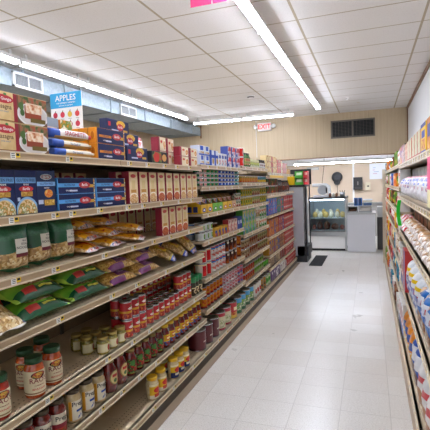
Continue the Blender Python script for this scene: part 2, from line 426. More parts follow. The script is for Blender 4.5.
# ------------------------------------------------------------------ shelving bays
DECKL, DECKR = deck_mat('left'), deck_mat('right')
def tagmesh(x, y, z, big=1., d=1):
    m = MB(); a, b = sorted((x, x + .0012 * d))
    m.box(a, b, y, y + .026 * big, z, z + .03, TAGW); m.box(a, b, y + .026 * big, y + .05 * big, z + .008, z + .031, TAGY)
    xx = x + .0016 * d
    for i in range(3):
        m.poly([(xx, y + .004, z + .006 + i * .007), (xx, y + .022 * big, z + .006 + i * .007), (xx, y + .022 * big, z + .009 + i * .007), (xx, y + .004, z + .009 + i * .007)], INK)
    m.poly([(xx, y + .03 * big, z + .014), (xx, y + .045 * big, z + .014), (xx, y + .045 * big, z + .024), (xx, y + .03 * big, z + .024)], INK)
    return m
TAGS = {(0, 0): [1.33, 1.66], (1, 0): [2.2, 2.42, 2.66, 2.86, 3.1], (0, 1): [1.30, 1.54, 1.66, 1.88], (1, 1): [2.16, 2.34, 2.60, 2.88, 3.12], (0, 2): [1.29, 1.52, 1.90], (1, 2): [2.20, 2.45, 2.7, 3.05],
        (0, 3): [1.53, 1.95], (1, 3): [2.22, 2.62, 2.9], (0, 4): [1.43, 1.88], (1, 4): [2.14, 2.35, 2.6, 2.85, 3.1], (0, 5): [1.80, 2.0], (1, 5): [2.2, 2.42, 2.66, 2.9, 3.15], (1, 6): [2.30, 2.60, 2.95, 3.2], (0, 6): []}
for b in range(6):
    y0, y1 = EDGE[b], EDGE[b + 1]
    r = empty('gondola_bay', (FX - .2, y0, 0))
    sub('back_panel', MB().box(BX - .02, BX, y0 + .001, y1 - .001, .1, 1.66, BACKP), r)
    sub('upright', MB().box(BX - .05, BX + .012, y0 + .001, y0 + .026, 0, 1.7, mat('upright grey', '6f675c', .5, .3)), r)
    sub('kick_plate', MB().box(-1.325, -1.315, y0 + .001, y1 - .001, .005, .07, KICK), r)
    for s in range(7):
        z = LIP[b][s]; base = s == 6
        xf = FX + (.03 if base else 0)
        d = sub('base_deck' if base else 'shelf', MB().box(BX, xf - .004, y0 + .002, y1 - .002, z + LH - .018, z + LH, DECKL), r)
        m = MB(); m.box(xf - .014, xf, y0 + .002, y1 - .002, z + .006, z + LH - .004, CREAMD); m.box(xf - .02, xf + .004, y0 + .002, y1 - .002, z + LH - .006, z + LH, CREAM); m.box(xf - .016, xf + .005, y0 + .002, y1 - .002, z, z + .006, CREAM)
        e = m.obj('price_channel', d); e.location = (0, 0, 0)
        ys = TAGS.get((b, s))
        if ys is None: ys = [y0 + .1 + (y1 - y0 - .15) * (i + RND.random() * .6) / 5 for i in range(5)]
        for y in ys: tagmesh(xf + .001, y, z + .004).obj('price_tag', d)
    tag(r, f'cream steel shelving bay with seven shelves, {BAYN[b]} of the long left row', 'shelving', 'shelving bays of the left row')

# right wall shelving
RF, RB = .25, .80
REDGE = [.64, 1.86, 3.08, 4.30, 5.6, 6.9, 8.2]
RN = ['nearest', 'second', 'third', 'fourth', 'fifth', 'sixth']
RL = [[1.585, 1.305, .99, .53, .13]] * 3 + [[1.60, 1.38, 1.15, .92, .66, .40, .13]] * 3
RSH = lambda b: ['top', 'second', 'third', 'fourth', 'bottom'] if b < 3 else SHN
for b in range(6):
    y0, y1 = REDGE[b], REDGE[b + 1]
    r = empty('wall_shelving_bay', (.5, y0, 0))
    sub('back_panel', MB().box(RB, RB + .02, y0 + .001, y1 - .001, .05, 1.9, mat('pegboard', 'cbbb9f', .6)), r)
    sub('upright', MB().box(RB - .02, RB + .02, y0 + .001, y0 + .026, 0, 1.9, CREAMD), r)
    sub('kick_plate', MB().box(.222, .235, y0 + .001, y1 - .001, 0, .13, CREAMD), r)
    n = len(RL[b])
    for s in range(n):
        z = RL[b][s]; base = s == n - 1; xf = RF - (.025 if base else 0)
        d = sub('base_deck' if base else 'shelf', MB().box(xf + .004, RB, y0 + .002, y1 - .002, z + LH - .018, z + LH, DECKR), r)
        m = MB(); m.box(xf, xf + .014, y0 + .002, y1 - .002, z + .004, z + LH - .004, CREAMD); m.box(xf - .004, xf + .02, y0 + .002, y1 - .002, z + LH - .006, z + LH, CREAM); m.box(xf - .005, xf + .016, y0 + .002, y1 - .002, z, z + .006, CREAM)
        m.obj('price_channel', d)
        k = 8 if b < 3 else 6
        for i in range(k): tagmesh(xf - .001, y0 + .06 + (y1 - y0 - .12) * (i + RND.random() * .5) / k, z + .004, 1, -1).obj('price_tag', d)
    tag(r, f'cream wall shelving bay against the white right wall, {RN[b]} to the front', 'shelving', 'shelving bays of the right wall')
o = MB().box(.20, .80, 8.203, 8.235, 0, 1.68, mat('end panel beige', 'cdbfa6', .5)).obj('end_panel'); tag(o, 'tall beige end panel closing the far end of the right shelving', 'panel')

# ------------------------------------------------------------------ pack makers
def carton(name, w, h, d, front, side, letters=None, cat='box', bev=.0018):
    m = MB(); m.box(-d / 2, d / 2, -w / 2, w / 2, 0, h, side, front=front)
    me = m.mesh(name)
    if bev:
        import bmesh
        bm = bmesh.new(); bm.from_mesh(me); bmesh.ops.bevel(bm, geom=list(bm.edges), offset=bev, segments=1, affect='EDGES', clamp_overlap=True); bm.to_mesh(me); bm.free()
    parts = []
    if letters:
        t = MB()
        for L in letters: L(t, d / 2)
        parts.append(('lettering', t.mesh('lettering')))
    return Proto(name, cat, me, w, h, d, parts)
def T(s, size, y, z, m=None, sl=0): return lambda t, x: t.text(s, size, x + .0012, y, z, m or WINK, slant=sl)
def O(y, z, ry, rz, m): return lambda t, x: t.oval(x + .0007, y, z, ry, rz, m)

def can(name, r, h, label, cat='can', n=20, rim=True, parts=True, lid=CHROME):
    e = .004
    if parts:
        m = MB().lathe([(r * .94, 0), (r, .003), (r, e + .002), (r * .985, e + .004), (r * .985, h - e - .004), (r, h - e - .002), (r, h - .001), (r * .94, h - .0005), (r * .92, h - .006)], n, lid)
        lb = MB().lathe([(r * .992, e + .005), (r * .992, h - e - .005)], n, label, close=False)
        return Proto(name, cat, m.mesh(name), 2 * r, h, 2 * r, [('paper_label', lb.mesh('paper_label'))])
    m = MB().lathe([(r * .95, 0, lid), (r, .004, lid), (r, .008, label), (r, h - .008, lid), (r, h - .001, lid), (r * .94, h - .001, lid), (r * .9, h - .006, lid)], n, label)
    return Proto(name, cat, m.mesh(name), 2 * r, h, 2 * r)

def jar(name, r, h, body, lid, label, lz=(.18, .7), lr=.8, lidh=.02, neck=.72, n=22, arc=2.1, letters=None, cat='jar', shoulder=.8, lead=.0, extra=()):
    hb = h - lidh; nr = r * neck
    prof = [(r * .86, 0), (r * .97, .006), (r, .02), (r, hb * shoulder), (r * .97, hb * (shoulder + .05)), (r * .88, hb * (shoulder + .11)), (nr, hb * .955), (nr, hb)]
    m = MB().lathe(prof, n, body)
    k = nr * 1.07
    ld = MB().lathe([(k, hb - .002), (k, h - .004), (k * .95, h), (k * .85, h), (k * .82, h - .0012)], n, lid)
    a = MB()
    a.arc(r * 1.012, hb * lz[0], hb * lz[1], -arc / 2 + lead, arc / 2 + lead, 16, label)
    parts = [('lid', ld.mesh('lid')), ('paper_label', a.mesh('paper_label'))]
    if letters:
        t = MB()
        for L in letters: L(t, r * 1.012)
        parts.append(('lettering', t.mesh('lettering')))
    for p in extra: parts.append(p)
    return Proto(name, cat, m.mesh(name), 2 * r, h, 2 * r, parts)
def TW(s, size, y, z, m=None): return lambda t, r: t.text(s, size, .0012, y, z, m or INK, wrap=r)
def OW(y, z, ry, rz, m): return lambda t, r: t.oval(.0007, y, z, ry, rz, m, wrap=r)

def pillow(L, W, Th, seed, nl=26, nw=16, seal=.09, flat=.6, wr=.006, crimp=True):
    """filled bag lying flat: length along Y, width along X, thickness Z; returns verts/faces grids"""
    rr = random.Random(seed); ph = [rr.random() * 6.28 for _ in range(8)]; off = Vector((rr.random() * 50, rr.random() * 50, 0))
    up, lo = [], []
    for i in range(nl + 1):
        s = -1 + 2 * i / nl; se = min(1, (1 - abs(s)) / seal) if abs(s) > 1 - seal else 1.
        q = max(0., 1 - (abs(s) / (1 - seal)) ** 3.2) if abs(s) < 1 - seal else 0.
        ru, rl = [], []
        for j in range(nw + 1):
            t = -1 + 2 * j / nw
            prof = (max(0., 1 - abs(t) ** 2.6)) ** .62 * (q ** .55)
            wob = 1 + .03 * math.sin(3 * s * 3 + ph[0]) * (1 - q) + .015 * math.sin(9 * s + ph[1])
            x = W / 2 * t * (1 - .10 * q) * wob; y = L / 2 * s + .006 * math.sin(5 * t + ph[2]) * (1 - q)
            edge = abs(s) > 1 - seal
            zz = Th * prof
            n_ = noise.noise(Vector((x * 22, y * 22, seed * 1.7)) + off) * wr + noise.noise(Vector((x * 60, y * 60, seed)) + off) * wr * .5
            crease = wr * .7 * math.sin(t * 14 + ph[3]) * max(0, abs(s) - .55) * (1 if q > 0 else .5)
            a = .38 * Th
            ru.append((x, y, a + zz * (1 - .38) + (n_ + crease) * (prof ** .5 + .15)))
            rl.append((x, y, a - min(zz * .38, a * .97) - .0006 - (0 if prof > .05 else 0)))
        up.append(ru); lo.append(rl)
    # rim vertices coincide
    v, f = [], []
    for g in (up, lo):
        for row in g: v += row
    n1 = nw + 1; N = (nl + 1) * n1
    for i in range(nl):
        for j in range(nw):
            a = i * n1 + j
            f.append((a, a + 1, a + n1 + 1, a + n1)); f.append((N + a, N + a + n1, N + a + n1 + 1, N + a + 1))
    for i in range(nl):
        for j, s_ in ((0, 1), (nw, 0)):
            a = i * n1 + j
            f.append((a, a + n1, N + a + n1, N + a) if s_ else (a, N + a, N + a + n1, a + n1))
    for j in range(nw):
        f.append((j, N + j, N + j + 1, j + 1)); a = nl * n1 + j; f.append((a, a + 1, N + a + 1, N + a))
    mz = min(p[2] for p in v)
    return [(p[0], p[1], p[2] - mz) for p in v], f
def bag(name, L, W, Th, m, seed, pose='flat', cat='bag', patch=None, **k):
    """patch: (u0,u1,v0,v1,material): a printed panel that follows the upper surface"""
    v, f = pillow(L, W, Th, seed, **k)
    if pose == 'up':   # standing: length -> Z, front -> +X
        v = [(z - Th / 2, x, y + L / 2) for x, y, z in v]; f = f
    b = MB(); b.v = v
    for q in f: b.face(q, m, True)
    me = b.mesh(name); w, h, d = (W, L, Th) if pose == 'up' else (L, Th, W)
    parts = []
    if patch:
        nl, nw = k.get('nl', 26), k.get('nw', 16); n1 = nw + 1
        for pn, u0, u1, w0, w1, pm, txt in patch:
            p = MB(); i0, i1, j0, j1 = int(u0 * nl), int(u1 * nl), int(w0 * nw), int(w1 * nw)
            for i in range(i0, i1 + 1):
                for j in range(j0, j1 + 1):
                    a = Vector(v[i * n1 + j]); p.v.append(tuple(a + (Vector((.0015, 0, 0)) if pose == 'up' else Vector((0, 0, .0015)))))
            c = j1 - j0 + 1
            for i in range(i1 - i0):
                for j in range(c - 1): p.face((i * c + j, i * c + j + 1, (i + 1) * c + j + 1, (i + 1) * c + j), pm, True)
            parts.append((pn, p.mesh(pn)))
            if txt and pose == 'up':
                tb = MB(); cx = max(q[0] for q in p.v)
                for st, sz, yy, zz, mm in txt: tb.text(st, sz, cx + .002, yy, zz, mm)
                parts.append(('lettering', tb.mesh('lettering')))
    return Proto(name, cat, me, w, h, d, parts)

FRONT = -1.362
def row(P, look, b, s, ys, x=None, layers=1, rowname='', z0=None, group=None, yaw=None, side='left', jit=.0):
    """line of one kind along a shelf (ys = centres), stacked `layers` high"""
    xf = (FRONT + (.03 if s == 6 else 0)) if x is None else x
    z = (top(b, s) if z0 is None else z0)
    for l in range(layers):
        for y in ys:
            if b < 2: y += .035 if y < 2.95 else (.022 if y < 3.22 else .012)
            lab = where(look, side, BAYN[b], SHN[s], LAY[layers][l], rowname)
            place(P, (xf - P.d / 2 - RND.random() * jit, y, z + l * (P.h + .0008)), (RND.uniform(-.06, .06) if yaw is None else yaw), lab, group or f'{look} on the {SHN[s]} shelf of the {BAYN[b]} left bay')
def span(y0, n, pitch): return [y0 + i * pitch for i in range(n)]

# ================================================================== LEFT ROW, NEAREST TWO BAYS
# ---- top shelf
SAND, LOGO = 'd9bd8a', REDINK
las_f = art('lasagna face', 'd8ba85', [('n', 30, ['dcc08c', 'cfae76'], None), ('b', 0, .05, '8a5a34'), ('v', .40, 1, '6b4a35'),
    ('r', .45, 1, .5, 1, '4f5a38'), ('n', 40, ['3f5a2c', '8c6a4a', 'a8543c'], ('r', .45, 1, .55, 1)), ('e', .72, .36, .30, .42, 'd9d6d4'), ('e', .72, .36, .27, .36, 'c9c2be'),
    ('r', .56, .88, .22, .68, '8e3f26'), ('r', .58, .90, .46, .78, 'e3c6a6'), ('n', 55, ['ecd9c0', 'd9a982', 'b8673f'], ('r', .59, .88, .42, .74)),
    ('e', .50, .62, .045, .14, '4d6b34'), ('e', .515, .40, .04, .12, '3e5c2a'), ('r', .66, .96, .10, .26, '6b5a26'), ('v', .36, .425, '8e2430')], .4)
las_s = mat('lasagna end', 'c9a970', .5)
LAS = carton('lasagna_box', .30, .118, .10, las_f, las_s, [O(-.093, .088, .052, .017, REDINK), T('San Giorgio', .017, -.093, .088), T('Lasagna', .026, -.093, .058, mat('brown ink', '5a3a1e', .6)), T('OVEN READY', .008, -.093, .038, mat('blue ink', '6a8098', .6)),
    lambda t, x: t.oval(x + .0007, -.083, .107, .008, .005, mat('green ink', '3f8a3c', .6))])
for l, w in enumerate(('lower', 'upper')):
    place(LAS, (FRONT - .052, 1.425, top(0, 0) + l * .119), 0, f'tan lasagna box with baked pasta photo, {w} of the two stacked', 'lasagna boxes on the top shelf')
    place(LAS, (FRONT - .052, 1.115, top(0, 0) + l * .119), 0, f'tan lasagna box nearest the front, {w} one of its stack', 'lasagna boxes on the top shelf')

def stickbag(name, L, r, m, seed, endm, letters):    # spaghetti in film: long rounded pack with a crimped blue end
    b = MB(); n = 14; rr = random.Random(seed)
    prof = [(.72, 0), (.98, .008), (1.02, .03), (1, .065), (1, L - .05), (.92, L - .034), (.5, L - .016), (.62, L)]
    for p in prof:
        for i in range(n):
            a = 2 * PI * i / n; j = 1 + rr.uniform(-.025, .025)
            fl = 1 if p[1] < L - .035 else 1.25
            e_ = (abs(math.cos(a)) ** 4 + abs(math.sin(a)) ** 4) ** -.25; j *= e_
            b.v.append((p[0] * r * 1.1 * math.cos(a) * j * fl, p[1] - L / 2, r + p[0] * r * .90 * math.sin(a) * j / fl))
    for k in range(len(prof) - 1):
        for i in range(n): b.face((k * n + i, k * n + (i + 1) % n, (k + 1) * n + (i + 1) % n, (k + 1) * n + i), endm if k < 2 else m, True)
    b.face(list(range(n))[::-1], endm); b.face([(len(prof) - 1) * n + i for i in range(n)], m)
    t = MB()
    for L_ in letters: L_(t, r * 1.135)
    return Proto(name, 'pasta pack', b.mesh(name), L, 2 * r, 2.3 * r, [('lettering', t.mesh('lettering'))])
BLUE = mat('deep blue film', '1d4aa8', .3, coat=.4)
sp1 = art('spaghetti film red', 'e9e6e2', [('v', 0, .22, '1f4fb0'), ('r', .22, .8, .3, .7, 'e8e2da'), ('b', .0, .22, 'c9953f'), ('v', .94, 1, 'c8202c')], .3, .4, 'yz')
sp2 = art('spaghetti film gold', 'e5dccb', [('b', 0, .40, 'c8964a'), ('b', .8, 1, 'c8964a'), ('v', 0, .25, '2450ac')], .3, .4, 'yz')
SP1 = stickbag('spaghetti_pack', .30, .024, sp1, 1, BLUE, [T('SPAGHETTI', .03, .02, .026, REDINK)])
SP2 = stickbag('thin_spaghetti_pack', .305, .020, sp2, 2, BLUE, [T('Thin Spaghetti', .014, .01, .02, mat('blue ink2', '23407c', .6))])
z = top(0, 0)
place(SP2, (FRONT - .03, 1.775, z), 0, 'gold spaghetti pack with blue end lying at the bottom of three', 'spaghetti packs on the top shelf')
place(SP2, (FRONT - .034, 1.765, z + .041), .03, 'gold spaghetti pack with blue end lying between two other packs', 'spaghetti packs on the top shelf')
place(SP1, (FRONT - .036, 1.755, z + .083), -.03, 'white spaghetti pack with red lettering lying on top of two gold packs', 'spaghetti packs on the top shelf')
for k in range(2): place(SP2, (FRONT - .085, 1.775, z + k * .041), 0, f'gold spaghetti pack hidden behind the front packs, {["on the deck", "on top"][k]}', 'spaghetti packs on the top shelf')
gb = art('grey pasta box', '8f9aa6', [('b', .0, .3, 'd8dde0'), ('r', .1, .9, .62, .78, 'd0b8ae'), ('v', .0, .05, '6d7884')])
ob = art('orange picture box', 'e9e2d4', [('n', 35, ['e2902c', '5f8a3a', 'f0e4d0'], ('r', 0, 1, .45, 1)), ('b', .0, .45, 'e8dccb'), ('e', .7, .25, .28, .2, 'ef7a1e')])
place(carton('grey_pasta_box', .13, .205, .06, gb, mat('grey card', '98a2ab', .5)), (-1.54, 1.76, z), .0, 'grey pasta box standing behind the spaghetti packs', None)
place(carton('pasta_picture_box', .095, .205, .06, ob, mat('orange card', 'e08a2c', .5)), (-1.54, 1.885, z), .0, 'orange and white box with food picture beside the grey box', None)

# apples poster on its stand, facing the entrance
r = empty('apples_poster', (-1.676, 2.10, z)); PX = -1.676
m = MB(); m.box(-1.787, -1.565, 2.10, 2.104, 1.71, 2.072, mat('poster white', 'eef0f2', .4))
sub('card', m, r); m = MB(); m.box(-1.787, -1.565, 2.0985, 2.10, 1.985, 2.072, mat('poster cyan', '2aa3dc', .45)); sub('blue_header', m, r)
t = MB(); textx(t, 'APPLES', .047, -1.676, 2.0978, 2.04, WINK); textx(t, 'THE DIFFERENT VARIETIES', .0115, -1.676, 2.0978, 2.012, WINK); textx(t, 'and how to use them', .0115, -1.676, 2.0978, 1.998, WINK); sub('lettering', t, r)
acol = ['b01e3c', 'b8324a', 'd4552f', 'c8324a', '7a2636', 'a02038', 'd8b23c', 'c22c3c', '6a2040', 'cf3c3a']
for i in range(4):
    for j in range(4):
        cx, cz = -1.755 + j * .052, 1.945 - i * .058
        q = MB(); mm = mat('apple ' + acol[(i * 4 + j * 3) % 10], acol[(i * 4 + j * 3) % 10], .4)
        q.v += [(cx + .016 * math.cos(a * PI / 8), 2.0985, cz + .017 * math.sin(a * PI / 8)) for a in range(16)]; q.face(range(16), mm)
        q.poly([(cx - .003, 2.0982, cz + .016), (cx + .004, 2.0982, cz + .014), (cx + .006, 2.0982, cz + .026), (cx + .003, 2.0982, cz + .026)], mat('stem brown', '5a4326', .6))
        q.poly([(cx - .012, 2.0984, cz - .027), (cx + .012, 2.0984, cz - .027), (cx + .012, 2.0984, cz - .024), (cx - .012, 2.0984, cz - .024)], mat('grey print', '9a9a9a', .6))
        sub('apple_picture', q, r)
sub('stand', MB().box(-1.70, -1.65, 2.104, 2.112, z, 2.0, SOCK).box(-1.75, -1.60, 2.08, 2.14, z, z + .006, SOCK), r)
tag(r, 'apples variety poster with a blue header standing on the top shelf', 'poster')

NAVY, NAVY2 = '18234f', '131b3f'
def barilla_long(name, w, h, d, side, key, navy=NAVY, words=('SPAGHETTI',), lb='5ba3dc', orange=False):
    lay = [('r', .0, .62, .42, .66, lb if not orange else 'd9822a'), ('r', .80, .95, .38, .58, 'c89a3c'), ('v', .0, .02, lb if not orange else 'e08a24'), ('v', .955, 1, 'c0703c'), ('n', 90, ['d8b04a', 'b8452c', '6d8a3a', 'e8ddc8'], ('r', .955, 1, 0, 1)), ('r', .3, .5, .14, .24, 'c9cfe0')]
    if orange: lay[0] = ('r', .08, .5, .40, .56, 'd9822a')
    f = art(key, navy, lay, .38)
    L = [O(.20 * w, .55 * h, .16 * w, .22 * h, REDINK), T('Barilla', .25 * h, .20 * w, .55 * h, None, .2)]
    if not orange: L += [T('GLUTEN FREE', .17 * h, -.2 * w, .54 * h, mat('navy ink', '1a2a5a', .6))]
    else: L += [T('OVEN READY', .12 * h, -.2 * w, .48 * h, mat('navy ink', '1a2a5a', .6))]
    L += [T(words[0], .12 * h, -.22 * w, .2 * h)]
    return carton(name, w, h, d, f, side, L)
ORANGE = art('orange box end', 'e8932a', [('r', .25, .75, .3, .75, 'f0a53c'), ('e', .5, .5, .2, .25, 'c86f1c'), ('v', .0, .06, 'b86f1e'), ('v', .94, 1, 'b86f1e')], .45, ax='xz')
BO = barilla_long('navy_pasta_box', .275, .083, .054, ORANGE, 'barilla orange end', NAVY, ('LASAGNE',), orange=True)
for dx in range(3):
    for l in range(2):
        place(BO, (FRONT - .028 - dx * .0555, 2.078, z + l * .084), 0, f'navy pasta box with orange end, {["front", "middle", "rear"][dx]} row, {["lower", "upper"][l]} layer, beside spaghetti packs', 'navy boxes with orange ends')
pen = art('barilla penne pile', NAVY, [('e', .62, .72, .2, .26, 'd8a22c'), ('n', 70, ['e6b83c', 'c88a22', 'f0cf6a'], ('e', .62, .72, .2, .24)), ('r', .72, .92, .2, .36, 'c89a3c'), ('r', .06, .16, .5, .8, 'c02a36'), ('r', .2, .5, .2, .3, 'b9c4de')], .38)
BP = carton('blue_pasta_box', .25, .088, .054, pen, mat('navy card', NAVY, .45), [O(.02, .045, .036, .021, REDINK), T('Barilla', .022, .02, .045, None, .2)])
zz = top(1, 0)
for l, rows in ((0, 3), (1, 2), (2, 1)):
    for k in range(rows):
        dx = 2 - k
        place(BP, (FRONT - .03 - dx * .062, 2.365 + (0, .0, -.01)[l], zz + l * .089), 0, f'navy box with yellow pasta picture, {["rear", "middle", "front"][k]} column, {["bottom", "middle", "top"][l]} layer of the stepped stack', 'stepped stack of navy pasta boxes')
wb = art('white red bag', 'eceaea', [('n', 28, ['d8343a', 'efeeee', 'e9e9ea'], ('r', .1, .9, .3, .8)), ('b', .85, 1, 'c22a34'), ('r', .1, .9, .0, .15, '2c8a48')], .3, .4)
place(bag('white_pasta_bag', .20, .15, .07, wb, 5, 'up'), (-1.60, 2.60, zz + .007), 0, 'white bag with red print standing behind the dark pasta box', None)
place(bag('white_pasta_bag', .20, .13, .07, wb, 6, 'up'), (-1.60, 2.77, zz + .007), 0, 'second white bag with red print, deeper on the top shelf', None)
dk = art('dark ravioli box', '26272b', [('n', 26, ['c03a34', '5f8a3a', '30302f'], ('r', .05, .6, .1, .95)), ('e', .3, .5, .18, .4, 'c9362f'), ('e', .78, .5, .14, .3, 'd8a45c'), ('b', 0, .06, '3c6a3a')])
place(carton('dark_pasta_box', .24, .082, .07, dk, mat('black card', '232327', .5)), (FRONT - .04, 2.668, zz), 0, 'black box with red and green food picture lying on the top shelf', None)
crm = art('cream maroon box', 'e2d2b0', [('v', 0, .2, '8e1c30'), ('r', .24, .6, .5, .82, 'dcc79c'), ('e', .8, .45, .19, .40, 'f2ece0'), ('n', 60, ['d9a24c', 'c9793a', 'e8d0a0'], ('e', .8, .45, .155, .32)), ('e', .42, .68, .13, .1, 'c23a3a')], .42)
MAR = mat('maroon card', '8a1c30', .45)
CRM = carton('cream_pasta_box', .20, .092, .06, crm, MAR)
CRA = carton('cream_pasta_box', .125, .102, .06, crm, MAR); CRB = carton('flat_cream_pasta_box', .165, .072, .055, crm, MAR)
for c_, y in enumerate((2.865, 3.0)):
    for l in range(2): place(CRA, (-1.475, y, zz + l * .103), 0, f'cream and maroon box in the tall pair behind the black box, {["nearer", "farther"][c_]} column, {["lower", "upper"][l]} layer', 'cream pasta boxes on the top shelf')
for y, q in ((3.085, 'nearer'), (3.265, 'farther')):
    for l in range(2): place(CRB, (FRONT - .032, y, zz + l * .073), 0, f'flat cream box with round picture, {q} front pair, {["lower", "upper"][l]} layer, top shelf', 'cream pasta boxes on the top shelf')

# ---- second shelf
bf1 = art('barilla gluten free front', NAVY, [('b', .70, .83, '6ea4d8'), ('r', .26, .8, .40, .51, 'b8892e'), ('n', 60, ['caa044', 'a8762a', 'dbb860'], ('r', .26, .8, .41, .50)), ('e', .52, .02, .54, .37, '86b4dc'), ('e', .52, .02, .47, .32, 'd8c49c'),
    ('n', 75, ['e4d2a4', 'c98a44', '7c8a3c', 'efe3c6'], ('e', .52, .02, .45, .30)), ('r', .08, .2, .30, .38, 'b9c4de')], .36)
NAVYC = mat('navy carton side', '16204a', .4)
LB = mat('navy ink', '1a2a5a', .6)
BF = carton('gluten_free_pasta_box', .118, .186, .045, bf1, NAVYC, [O(0, .106, .040, .0125, REDINK), T('Barilla', .0165, 0, .106, None, .2), T('GLUTEN FREE', .0165, 0, .142, LB), T('PENNE', .010, 0, .124)])
bf2 = art('barilla tall front', '1b2a52', [('b', .63, .73, '7fb0de'), ('r', .35, .9, .16, .30, 'b8892e'), ('n', 60, ['caa044', 'a8762a', 'dbb860'], ('r', .35, .9, .17, .29)), ('r', .05, .3, .2, .3, 'b9c4de'), ('b', 0, .1, '22315c'), ('e', .6, .45, .22, .10, 'd89a3a'), ('n', 60, ['e8a83a', 'd8672c', 'e9c06a'], ('e', .62, .45, .2, .09))], .36)
BT = carton('gluten_free_rotini_box', .118, .186, .045, bf2, NAVYC, [O(0, .157, .036, .0125, mat('logo white ring', 'e8e8ee', .5)), O(0, .157, .033, .0105, REDINK), T('Barilla', .015, 0, .157, None, .2), T('GLUTEN FREE', .0135, 0, .1265, LB), T('ROTINI', .009, 0, .108)])
z = top(0, 1)
row(BF, 'navy gluten free penne box', 0, 1, [1.145, 1.265, 1.385], yaw=0)
row(BT, 'navy gluten free rotini box', 0, 1, [1.506], yaw=0)
for k, yy in enumerate((1.145, 1.265, 1.385, 1.506)): row(BF, 'navy penne box', 0, 1, [yy], x=FRONT - .05, rowname='second row', yaw=0)
BLUEEND = art('light blue box end', '3f86c8', [('r', .2, .8, .15, .85, '17356e'), ('e', .5, .55, .28, .16, 'c02a36')], .4, ax='xz')
BL = barilla_long('gluten_free_spaghetti_box', .288, .0765, .045, BLUEEND, 'barilla long', NAVY)
for i, (y, nm) in enumerate(((1.757, 'beside the upright boxes'), (2.055, 'beside the maroon boxes'))):
    for k in range(2):
        for l in range(2):
            place(BL, (FRONT - .024 - k * .047, y, z + l * .0775), 0, f'navy spaghetti box lying {nm}, {["front", "rear"][k]} row, {["lower", "upper"][l]} layer', 'navy spaghetti boxes on the second shelf')
cr2 = art('cream upright front', 'd9c59a', [('b', .86, 1, 'c9b184'), ('e', .5, .86, .3, .06, 'b43a38'), ('r', .3, .7, .46, .72, 'd0b883'), ('r', .2, .8, .34, .44, 'b9853c'), ('e', .5, .14, .52, .19, 'efe6d6'), ('e', .5, .14, .45, .16, 'd2a45a'), ('n', 80, ['e0bf78', 'b8763a', 'efe0b8'], ('e', .5, .14, .43, .15)), ('v', .0, .05, 'a03040')], .42)
cr3 = art('cream upright red front', 'd9c59a', [('b', .86, 1, 'c9b184'), ('e', .5, .86, .3, .06, 'b43a38'), ('r', .3, .7, .46, .72, 'd0b883'), ('r', .2, .8, .34, .44, 'b9853c'), ('e', .5, .14, .52, .19, 'efe6d6'), ('e', .5, .14, .45, .16, 'b8452c'), ('n', 80, ['d06a3c', '9a2f22', 'd9904c'], ('e', .5, .14, .43, .15)), ('v', .0, .05, 'a03040')], .42)
CB = carton('whole_grain_pasta_box', .104, .196, .05, cr2, MAR)
CR = carton('red_sauce_pasta_box', .104, .196, .05, cr3, MAR)
row(CB, 'cream and maroon upright box', 1, 1, span(2.255, 3, .124), yaw=0, group='cream upright boxes, second shelf')
row(CR, 'cream box with brownish picture', 1, 1, span(2.627, 3, .124), yaw=0, group='cream upright boxes, second shelf')
row(CB, 'cream and maroon upright box', 1, 1, span(3.01, 3, .118), yaw=0, group='cream upright boxes, second shelf')
row(CB, 'cream box', 1, 1, span(2.235, 9, .122), x=-1.44, rowname='second row', yaw=0)
row(CB, 'cream box', 0, 1, [1.73, 1.85, 1.97, 2.09], x=-1.62, rowname='back row', yaw=0)

# ---- third shelf: egg noodles, yellow bags, boxes
NOOD = ['cba66a', 'b18648', 'dcc08c', '9a7440', 'e6d3a6']
ng = art('green noodle bag', '24573a', [('s', 95, NOOD, ('r', 0, 1, .10, .56)), ('b', .0, .10, '2f6b45'), ('e', .18, .62, .5, .22, '24573a'), ('b', .62, 1, '24573a'), ('n', 140, ['24573a', '2f6b47'], ('r', 0, 1, .66, 1))], .32, .35, 'yz')
NLAB = mat('noodle label', 'd9d4c6', .5)
def noodlebag(seed, w=.155):
    return bag('egg_noodle_bag', .198, w, .085, ng, seed, 'up', patch=[('paper_label', .38, .72, .44, .88, NLAB, [('EGG', .013, .026, .115, INK), ('NOODLES', .0145, .026, .100, INK), ('fine', .010, .026, .129, INK)]), ('red_band', .34, .39, .44, .88, mat('maroon band', '7c2634', .5), None)], wr=.005)
z = top(0, 2)
for i, (y, x, ry, rz, lab) in enumerate(((1.365, -1.405, .0, -.25, 'green and clear egg noodle bag at the near end of the third shelf'),
                                  (1.53, -1.425, -.05, -.15, 'green and clear egg noodle bag, second from the near end, third shelf'),
                                  (1.695, -1.42, -.04, -.12, 'green and clear egg noodle bag beside the yellow noodle bags'),
                                  (1.47, -1.56, 0, .0, 'egg noodle bag behind the front green bags, nearer the front'), (1.65, -1.56, 0, .0, 'egg noodle bag behind the front green bags, farther along'))):
    P = noodlebag(20 + i); place(P, (x, y, z + .009), (0, ry, rz), lab, 'green egg noodle bags')
yl = art('yellow noodle bag', 'd8b27c', [('s', 80, ['d8b27c', 'b98a4c', 'ecd8ae'], None), ('r', .10, .48, .06, .94, 'f2b01a'), ('r', .48, .55, .06, .94, 'c8381a'), ('r', .55, .70, .06, .94, 'ee9418'), ('n', 45, ['f2b01a', 'f2b01a', 'b8301a'], ('r', .15, .44, .22, .78)),
    ('b', .0, .11, 'e0dad0'), ('n', 45, ['1f3a94', 'e8e4de', 'c8352a'], ('r', 0, 1, .02, .11)), ('b', .89, 1, 'e0dad0'), ('n', 45, ['1f3a94', 'e8e4de', 'c8352a'], ('r', 0, 1, .89, .98))], .28, .4, 'xy')
